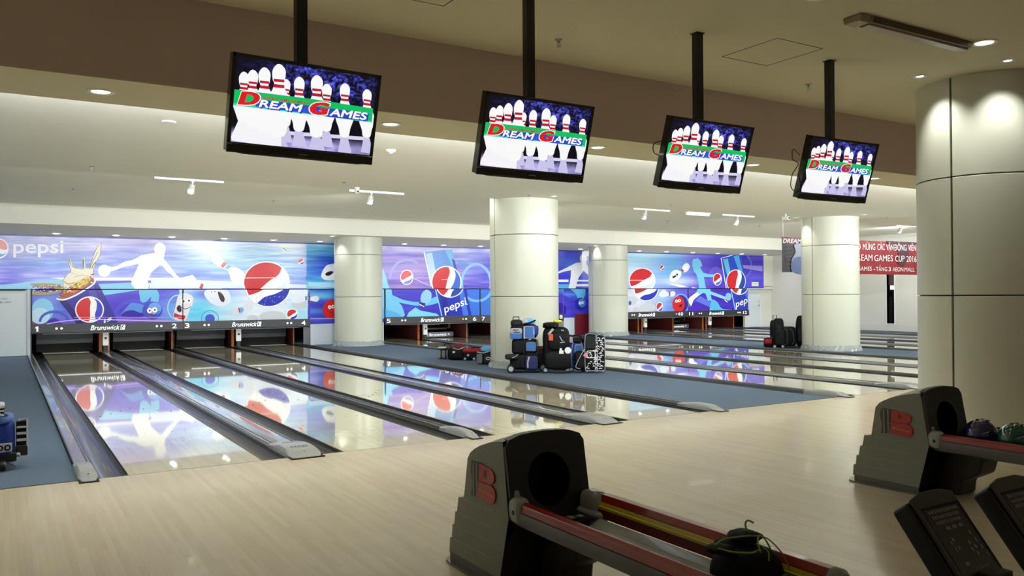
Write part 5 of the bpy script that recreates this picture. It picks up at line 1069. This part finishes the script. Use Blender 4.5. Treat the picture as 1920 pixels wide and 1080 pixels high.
MB().soft((0, .14, .13), (.40, .3, .24), 5, 28, 18).build('body', M_NYL, t, smooth=True); MB().lathe([(.02, -.2), (.05, -.185), (.052, .185), (.02, .2)], 16, 0, .02, .215, 'x').build('rolled_top', M_BRED, t, smooth=True); MB().soft((.08, .14, .27), (.2, .2, .07), 3).build('flap', M_NYL2, t, smooth=True); MB().lathe([(.022, -.02), (.022, 0)], 14, -.08, -.02, .12, 'y').build('round_patch', mat('patch_mint', (150, 214, 206), .5), t); wheel(t, -.15, -.0, .04, .04, .03, 'y'); wheel(t, .05, .0, .04, .04, .03, 'y')
t = thing('ball_bag', 'grey and black bag with light blue top, half hidden by the middle column', 'bag', (8.50, 14.82, 0), VR * .9, g2)
MB().soft((0, .14, .14), (.36, .30, .26), 4.5, 28, 18).build('body', M_NYL, t, smooth=True); pocket(t, -.11, -.02, .12, .12, .2, .06, M_GRY); pocket(t, .06, -.03, .11, .16, .18, .05, M_NYL2, 'front_pocket'); MB().soft((.05, .14, .30), (.26, .22, .14), 3).build('shoe_pouch', M_LBL, t, smooth=True); MB().tube(sp([(-.16, -.02, .26), (-.03, -.05, .24), (.13, -.04, .29)], 5, False), .012, 6).build('trim', M_SIL, t)
MB().tube(sp([(.02, -.06, .13), (.06, -.062, .10), (.11, -.06, .12), (.08, -.06, .15)], 5), .006, 6).build('logo', M_WHITE, t)
g3 = 'dark ball bags by the far right column'; V3 = -.85
t = thing('ball_bag', 'small dark red bag at the left of the far black bags', 'bag', (17.24, 14.95, 0), V3, g3)
MB().soft((0, .1, .13), (.25, .26, .25), 4.5).build('body', M_NYL, t, smooth=True); MB().soft((0, .02, .16), (.22, .16, .14), 4).build('red_panel', M_BRED, t, smooth=True); handle(t, -.08, .1, .06, .23, .05, M_SIL, .010)
t = thing('ball_bag', 'tall black roller bag with short pull handle and grey side panel, far group', 'bag', (17.22, 14.6, 0), V3, g3)
MB().soft((0, .16, .40), (.27, .30, .76), 5, 28, 20).build('body', M_NYL, t, smooth=True); MB().prism([(-.08, .62), (.05, .60), (.03, .38), (-.02, .50)], 'y', -.025, -.01).build('side_panel', M_NYL2, t); pull(t, -.09, .16, .74, .09, .12); pocket(t, .03, -.01, .28, .24, .40, .06, M_NYL); wheel(t, -.1, .0, .05, .05, .04, 'y'); wheel(t, .1, 0, .05, .05, .04, 'y')
t = thing('ball_bag', 'narrow black bag just behind the tall black roller, far group', 'bag', (17.78, 15.2, 0), V3, g3)
MB().soft((0, .12, .36), (.26, .26, .70), 5).build('body', M_NYL, t, smooth=True); pocket(t, .0, -.0, .5, .16, .22, .05, M_NYL2)
t = thing('ball_bag', 'wide black bag with grey outlined pocket in front of the far right column', 'bag', (17.72, 14.72, 0), V3, g3)
MB().soft((0, .15, .29), (.44, .32, .52), 5, 28, 20).build('body', M_NYL, t, smooth=True); pocket(t, -.09, -.02, .28, .16, .44, .06, M_NYL, 'pocket', M_GRY); MB().tube(sp([(.05, -.01, .5), (.13, -.01, .4), (.15, -.01, .15), (.1, -.01, .08)], 5, False), .007, 6).build('piping', M_GRY, t); MB().box(-.24, .24, .02, .28, .0, .04).build('foot', M_RUB, t, bev=.008)
t = thing('ball_bag', 'tall round-topped black bag against the far right column', 'bag', (18.10, 14.62, 0), V3, g3)
MB().soft((.0, .05, .42), (.24, .24, .84), 3, 24, 20).build('body', M_NYL, t, smooth=True); pocket(t, .0, -.07, .34, .16, .4, .04, M_NYL2)
t = thing('luggage_mat', 'thin black mat under the dark bags by the far right column', 'mat', (17.45, 14.5, 0), V3); MB().box(-.75, .75, -.08, .16, -.002, .012).build('mat', M_RUB, t)
# blue wheeled bag at the left edge
t = thing('ball_bag', 'royal blue wheeled bag with patterned shoe on top, cut by the left frame edge', 'bag', (.005, 8.02, 0), .0)
MB().soft((-.12, .24, .26), (.40, .46, .34), 6, 30, 20).build('body', mat('nylon_cobalt', (28, 48, 120), .5, noise=.15, nscale=20), t, smooth=True); MB().soft((-.12, .20, .42), (.38, .40, .07), 5).build('top_panel', mat('nylon_bluegrey', (70, 100, 164), .5), t, smooth=True)
MB().box(-.2, .055, -.012, .0, .16, .235).build('silver_panel', M_SIL, t, bev=.004); MB().lathe([(.024, -.004), (.024, 0)], 14, .024, -.013, .198, 'y').lathe([(.024, -.004), (.024, 0)], 14, -.03, -.013, .198, 'y').build('round_badge', M_NYL, t); MB().lathe([(.012, -.005), (.012, 0)], 12, .024, -.016, .198, 'y').lathe([(.012, -.005), (.012, 0)], 12, -.03, -.016, .198, 'y').build('badge_centre', M_SIL, t)
MB().box(-.26, .09, .02, .44, .07, .15).build('chassis', M_RUB, t, bev=.015); wheel(t, -.01, .03, .045, .045, .04, 'x'); wheel(t, -.2, .03, .045, .045, .04, 'x'); MB().tube([(.02, .1, .06), (.08, .1, .0 + .02)], .008, 6).build('strut', M_SIL, t)
MB().box(.08, .17, .05, .12, .11, .20).build('side_guard', M_RUB, t, bev=.01); MB().box(.085, .165, .055, .115, .20, .40).build('side_ladder', M_NYL, t, bev=.006); MB().box(.09, .16, .04, .052, .235, .255).box(.09, .16, .04, .052, .29, .31).box(.09, .16, .04, .052, .345, .36).build('ladder_rung', M_SIL, t); MB().tube([(.165, .06, .18), (.165, .06, .42), (.10, .06, .41)], .008, 6).build('guard_tube', M_SIL, t); MB().sphere((.10, .035, .125), .018, 12, 8).build('bolt_head', M_SIL, t)
MB().soft((-.02, .08, .45), (.10, .1, .03), 3).build('strap', M_NYL, t, smooth=True)
t = thing('striped_shoe', 'black and white patterned shoe upside down on the blue wheeled bag', 'shoe', (-.09, 8.1, .455))
MB().soft((0, .04, .05), (.20, .30, .10), 3.5, 26, 16).build('upper', M_NYL, t, smooth=True); MB().soft((0, .04, .085), (.205, .31, .04), 4, 26, 10).build('sole', M_SIL, t, smooth=True); pm = MB(); rs = random.Random(2)
for k in range(9): pm.tube(sp([(rs.uniform(.02, .1), -.11 + rs.uniform(0, .02), .01 + .01 * k), (rs.uniform(-.04, .05), -.12, .016 + .009 * k), (rs.uniform(-.1, -.05), -.112, .01 + .01 * k)], 4, False), .004, 5)
tag(pm.build('white_pattern', M_WHITE, t), kind='stuff')
# ================================================================ ceiling fittings
M_RING = mat('fitting_white', (235, 235, 230), 0.4)
def downlight(x, y, z, label, m=None, r=.075, group='recessed downlights'):
    t = thing('downlight', label, 'downlight', (x, y, z), group=group)
    MB().lathe([(r + .022, 0), (r + .02, -.008), (r, -.01), (r - .012, -.002)], 24, cap=False).build('trim_ring', M_RING, t, smooth=True)
    MB().lathe([(0.001, -.0035), (r - .006, -.0035)], 24, cap=False).build('lamp_face', m or M_LIT, t)
    return t
for i, x in enumerate(SOFF_X):
    if X0 < x < X1: downlight(x, 6.82, Z2 - .012, 'lit downlight in the low ceiling drop, ' + ('at far left' if i == 1 else 'left of the largest hanging screen' if i == 0 else ORD[i] + ' from the left along the row'), M_LITN, group='downlights along the ceiling drop')
for i, (x, y) in enumerate(NEAR):
    downlight(x, y, Z1, 'lit round downlight in the near ceiling, ' + ('left of the long ceiling fitting' if i == 2 else 'right of the long ceiling fitting' if i == 3 else ORD[i] + ' from the left along the row'), M_LITN, r=.085, group='downlights in the near ceiling')
for i, x in enumerate(WASH_X):
    y = 23.75
    if X0 < x < X1: downlight(x, y, ZH - (y - YH) * 0.0509 - .006, 'small lit downlight washing the mural, %s from the left along the end soffit' % ORD[i], M_LIT, .075, group='small downlights above the mural')
for (x, y, z, e, cx, cy, nm) in ((7.93, 4.9, Z1, 48, 8.95, 4.78, 'left of the large right column'), (8.12, 4.14, Z1, 48, 8.95, 4.78, 'in front of the large right column'), (8.02, 14.25, Z4, 30, 8.96, 14.0, 'beside the middle column'), (9.0, 13.0, Z3, 30, 8.96, 14.0, 'in front of the middle column'),
        (7.9, 22.4, ZH - .03, 30, 8.84, 22.81, 'beside the leftmost column'), (17.4, 22.6, ZH - .04, 30, 18.36, 23.14, 'beside the smallest column'), (16.9, 13.75, Z3, 34, 17.83, 13.47, 'left of the far right column'), (17.75, 12.45, Z3, 34, 17.83, 13.47, 'in front of the far right column')):
    downlight(x, y, z, 'small bright spotlight in the ceiling ' + nm, M_LIT, .045, group='small spotlights around the columns')
    spot((x, y, z - .02), (x + (cx - x) * .6, y + (cy - y) * .6, z - 1.6), e, (1, 1, .98), 84, .9, .03)
# sprinklers, detectors, hatch
def sprinkler(x, y, z, nm):
    t = thing('sprinkler_head', 'small pendant sprinkler head ' + nm, 'sprinkler', (x, y, z), group='ceiling sprinkler heads')
    MB().lathe([(.034, 0), (.032, -.006), (.012, -.012), (.009, -.03)], 14).build('escutcheon', M_STEEL, t, smooth=True)
    MB().tube([(-.012, 0, -.03), (-.016, 0, -.045), (0, 0, -.06)], .0025, 6).tube([(.012, 0, -.03), (.016, 0, -.045), (0, 0, -.06)], .0025, 6).lathe([(.018, -.062), (.02, -.060)], 12).build('deflector', M_STEEL, t)
for (x, y, z, nm) in ((4.08, 5.8, Z1, 'in the near ceiling between the second and third screen poles'), (7.22, 5.7, Z1, 'in the near ceiling left of the fourth screen pole'), (1.087, 13.26, Z3, 'at far left of the middle ceiling'), (4.83, 13.1, Z3, 'beside the dome camera'), (8.5, 13.1, Z3, 'in front of the middle column'), (12.1, 13.1, Z3, 'left of the third track light'), (18.9, 12.6, Z3, 'right of the far right column'),
        (1.18, 18.46, Z4, 'at far left of the far ceiling'), (5.19, 18.58, Z4, 'beyond the second track light'), (9.08, 18.5, Z4, 'left of the middle column top'), (16.68, 18.2, Z4, 'below the lit batten'), (20.5, 18.1, Z4, 'left of the banners')):
    sprinkler(x, y, z, nm)
t = thing('smoke_detector', 'round white smoke detector between the two largest screens', 'smoke detector', (4.28, 9.88, Z3)); MB().lathe([(.062, 0), (.062, -.014), (.045, -.03), (.02, -.034), (.016, -.05), (.001, -.052)], 20).build('body', M_RING, t, smooth=True)
t = thing('ceiling_disc', 'small flat round ceiling cover left of the largest screen', 'ceiling cover', (1.52, 9.47, Z3)); MB().lathe([(.075, 0), (.07, -.012), (.001, -.014)], 20).build('cover', M_RING, t, smooth=True)
t = thing('security_camera', 'small white camera at the left end of the second track light', 'camera', (5.25, 13.6, Z3)); MB().lathe([(.045, 0), (.045, -.03), (.03, -.05)], 16).sphere((0, 0, -.07), .042, 16, 10).build('housing', M_RING, t, smooth=True); MB().lathe([(.018, -.052), (.016, -.040)], 12, 0, 0, -.075, 'y').build('lens', M_BLACK, t)
t = thing('security_camera', 'white box camera hanging left of the far right column', 'camera', (15.85, 13.2, Z3)); MB().box(-.05, .05, -.1, .08, -.15, -.07).box(-.015, .015, -.02, .02, -.07, 0).build('housing', M_RING, t, bev=.01); MB().lathe([(.025, -.115), (.025, -.1)], 12, 0, 0, -.11, 'y').build('lens', M_BLACK, t)
def hatch(pts, z, label):
    t = thing('access_hatch', label, 'ceiling hatch', (0, 0, 0)); mb = MB(); k = len(pts)
    for i in range(k):
        a, b = Vector(pts[i] + (z,)), Vector(pts[(i + 1) % k] + (z,)); d = (b - a).normalized(); n = Vector((-d.y, d.x, 0)) * .004
        mb.add([a - n, b - n, b + n, a + n, a - n + Vector((0, 0, .01)), b - n + Vector((0, 0, .01)), b + n + Vector((0, 0, .01)), a + n + Vector((0, 0, .01))], [(0, 1, 2, 3), (7, 6, 5, 4), (0, 4, 5, 1), (3, 2, 6, 7)])
    mb.build('joint', mat('joint_dark', (60, 54, 44), .8), t)
hatch([(2.2, 5.57), (2.85, 5.57), (2.85, 4.9), (2.2, 4.9)], Z1 - .0015, 'square access hatch outline in the near ceiling between the first two screen poles')
hatch([(5.68, 5.44), (6.28, 5.44), (6.28, 4.8), (5.68, 4.8)], Z1 - .0015, 'faint square access hatch outline in the near ceiling between the last two screen poles')
# long unlit fitting in the near ceiling
t = thing('linear_fitting', 'long unlit fluorescent fitting on the near ceiling at right', 'ceiling light', (6.49, 4.09, Z1), -.02)
MB().prism([(-.085, 0), (-.07, -.045), (.07, -.045), (.085, 0)], 'x', -.62, .78).build('housing', mat('fitting_grey', (150, 136, 110), .5), t, bev=.004)
MB().prism([(-.05, -.045), (-.04, -.062), (.04, -.062), (.05, -.045)], 'x', -.60, .76).build('lens', mat('fitting_lens', (140, 124, 112), .3), t, bev=.004)
MB().prism([(-.085, 0), (-.075, -.06), (.075, -.06), (.085, 0)], 'x', -.76, -.63).build('end_box', mat('fitting_end', (150, 142, 112), .5), t, bev=.01)
MB().prism([(-.086, -.002), (-.076, -.05), (-.068, -.05), (-.07, -.002)], 'x', -.6, .7).build('side_rail', mat('fitting_dark', (84, 66, 50), .5), t)
# track lights
def track(x0, x1, y, heads, nm):
    t = thing('track_light', 'white track with spot head ' + nm, 'track light', (x0, y, Z4), group='white track lights on the far ceiling')
    L = x1 - x0; MB().box(0, L, -.018, .018, -.045, 0).build('track', M_WHITE, t)
    for hx in heads:
        d = hx - x0
        MB().lathe([(.012, -.045), (.012, -.12)], 8, d, 0, 0).box(d - .02, d + .02, -.02, .02, -.07, -.045).build('stem', M_WHITE, t)
        h = MB().lathe([(.05, 0), (.056, -.05), (.056, -.15), (.05, -.17)], 16).build('spot_head', mat('head_grey', (205, 205, 202), .4), t, smooth=True); h.location = (d, .01, -.10); h.rotation_euler = (math.radians(20), math.radians(8), 0)
        g = MB().lathe([(.001, -.172), (.048, -.172)], 16, cap=False).build('lamp_face', M_LIT, t); g.location = h.location; g.rotation_euler = h.rotation_euler
track(2.3, 3.5, 15.85, [2.95], 'nearest the left edge'); track(5.97, 7.18, 15.9, [6.45], 'between the first and second screens')
track(13.4, 14.6, 15.85, [13.8], 'right of the middle column'); track(16.6, 17.85, 15.95, [17.2], 'left of the far right column'); track(24.1, 25.3, 15.75, [24.4], 'above the red banner')
t = thing('batten_light', 'short lit white batten light between two track lights', 'ceiling light', (15.7, 15.95, Z4)); MB().box(-.42, .42, -.05, .05, -.03, 0).build('housing', M_WHITE, t); MB().lathe([(.028, -.4), (.028, .4)], 12, 0, 0, -.055, 'x').build('tube', mat('batten_glow', (255, 255, 255), .5, emit=(250, 250, 245), es=1.1), t, smooth=True)
# ---------------------------------------------------------------- banners
def banner(name, label, Y, tl, br, pr_fn, col):
    x0, z1 = onY(*tl, Y); x1, z0 = onY(*br, Y)
    t = thing(name, label, 'banner', ((x0 + x1) / 2, Y, z0)); cx = (x0 + x1) / 2
    mb = MB(); n = 24; vs = []
    for k in range(n + 1):
        x = x0 + (x1 - x0) * k / n - cx; y = .012 * math.sin(k * 1.1)
        vs += [(x, y + .004, 0), (x, y + .004, z1 - z0)]
    mb.add(vs, [(2 * k, 2 * k + 2, 2 * k + 3, 2 * k + 1) for k in range(n)]).build('cloth', col, t)
    for xx in (x0 + .05, x1 - .05): MB().tube([(xx - cx, .002, z1 - z0), (xx - cx, .002, Z4 - z0)], .004, 6).build('cord', M_WHITE, t)
    P = Print(lambda u, v: (lambda q: (q[0] - cx, -.013, q[1] - z0))(onY(u, v, Y)), (0, -1, 0), .0015); pr_fn(P); tag(P.mb.build('printed_lettering', M_INKM, t), kind='stuff'); return t
YBN = 15.3
def red(P):
    k = Crop(P, 1440, 420, 4.909)
    k.poly([(1080, 155), (1365, 170), (1365, 200), (1300, 190), (1290, 300), (1240, 400), (1190, 360), (1200, 250), (1120, 200)], (70, 30, 44), 1)
    wt = (226, 220, 220)
    for s_, a, b, y, h in (('CHÀO', 735, 848, 236, 56), ('MỪNG', 868, 982, 238, 58), ('CÁC', 1002, 1070, 240, 58), ('VẬN', 1084, 1150, 242, 56), ('DỘNG', 1160, 1270, 244, 56), ('VIÊN', 1284, 1357, 246, 56),
        ('DR', 782, 848, 336, 58), ('EAM', 854, 956, 338, 58), ('GAMES', 974, 1144, 342, 58), ('CUP', 1166, 1252, 346, 56), ('2016', 1270, 1362, 349, 56),
        ('DREAM G', 690, 846, 428, 38), ('AMES', 850, 950, 430, 38), ('-', 966, 982, 431, 38), ('TẦNG', 990, 1092, 433, 38), ('3', 1104, 1126, 434, 38), ('AEON', 1142, 1240, 436, 38), ('MALL', 1252, 1344, 438, 38), ('TÂN PHÚ', 1360, 1500, 440, 38)):
        k.text(s_, (a, y), (b, y + (b - a) * .012), h, wt, 3, bold=.0)
    k.line([(1156, 218), (1176, 218)], 7, wt, 4)
banner('hanging_banner', 'long red hanging banner with white Vietnamese lettering between the two right columns', YBN, (1560, 448), (1760, 516), red, mat('banner_red', (128, 22, 28), .55, noise=.12, nscale=2))
def grey(P):
    k = Crop(P, 1440, 420, 4.909)
    k.poly([(118, 120), (438, 130), (438, 184), (130, 178)], (96, 46, 54), 1); k.text('DREAM GAM', (132, 174), (436, 182), 40, (200, 196, 196), 3, bold=.02, shear=.2)
    k.poly([(240, 190), (330, 190), (400, 260), (400, 450), (230, 450), (214, 340), (250, 260)], (140, 146, 160), 2, True); k.poly([(222, 330), (300, 300), (400, 320), (400, 450), (232, 448)], (84, 100, 140), 3, True)
    for i in range(7): k.line([(140 + i * 6, 200 + i * 34), (220, 190 + i * 36)], 8, (74, 72, 76), 1)
banner('hanging_banner', 'grey picture banner with white heading partly hidden behind the far right column', YBN, (1466, 444), (1530, 511), grey, mat('banner_grey', (52, 50, 54), .6, noise=.3, nscale=5))
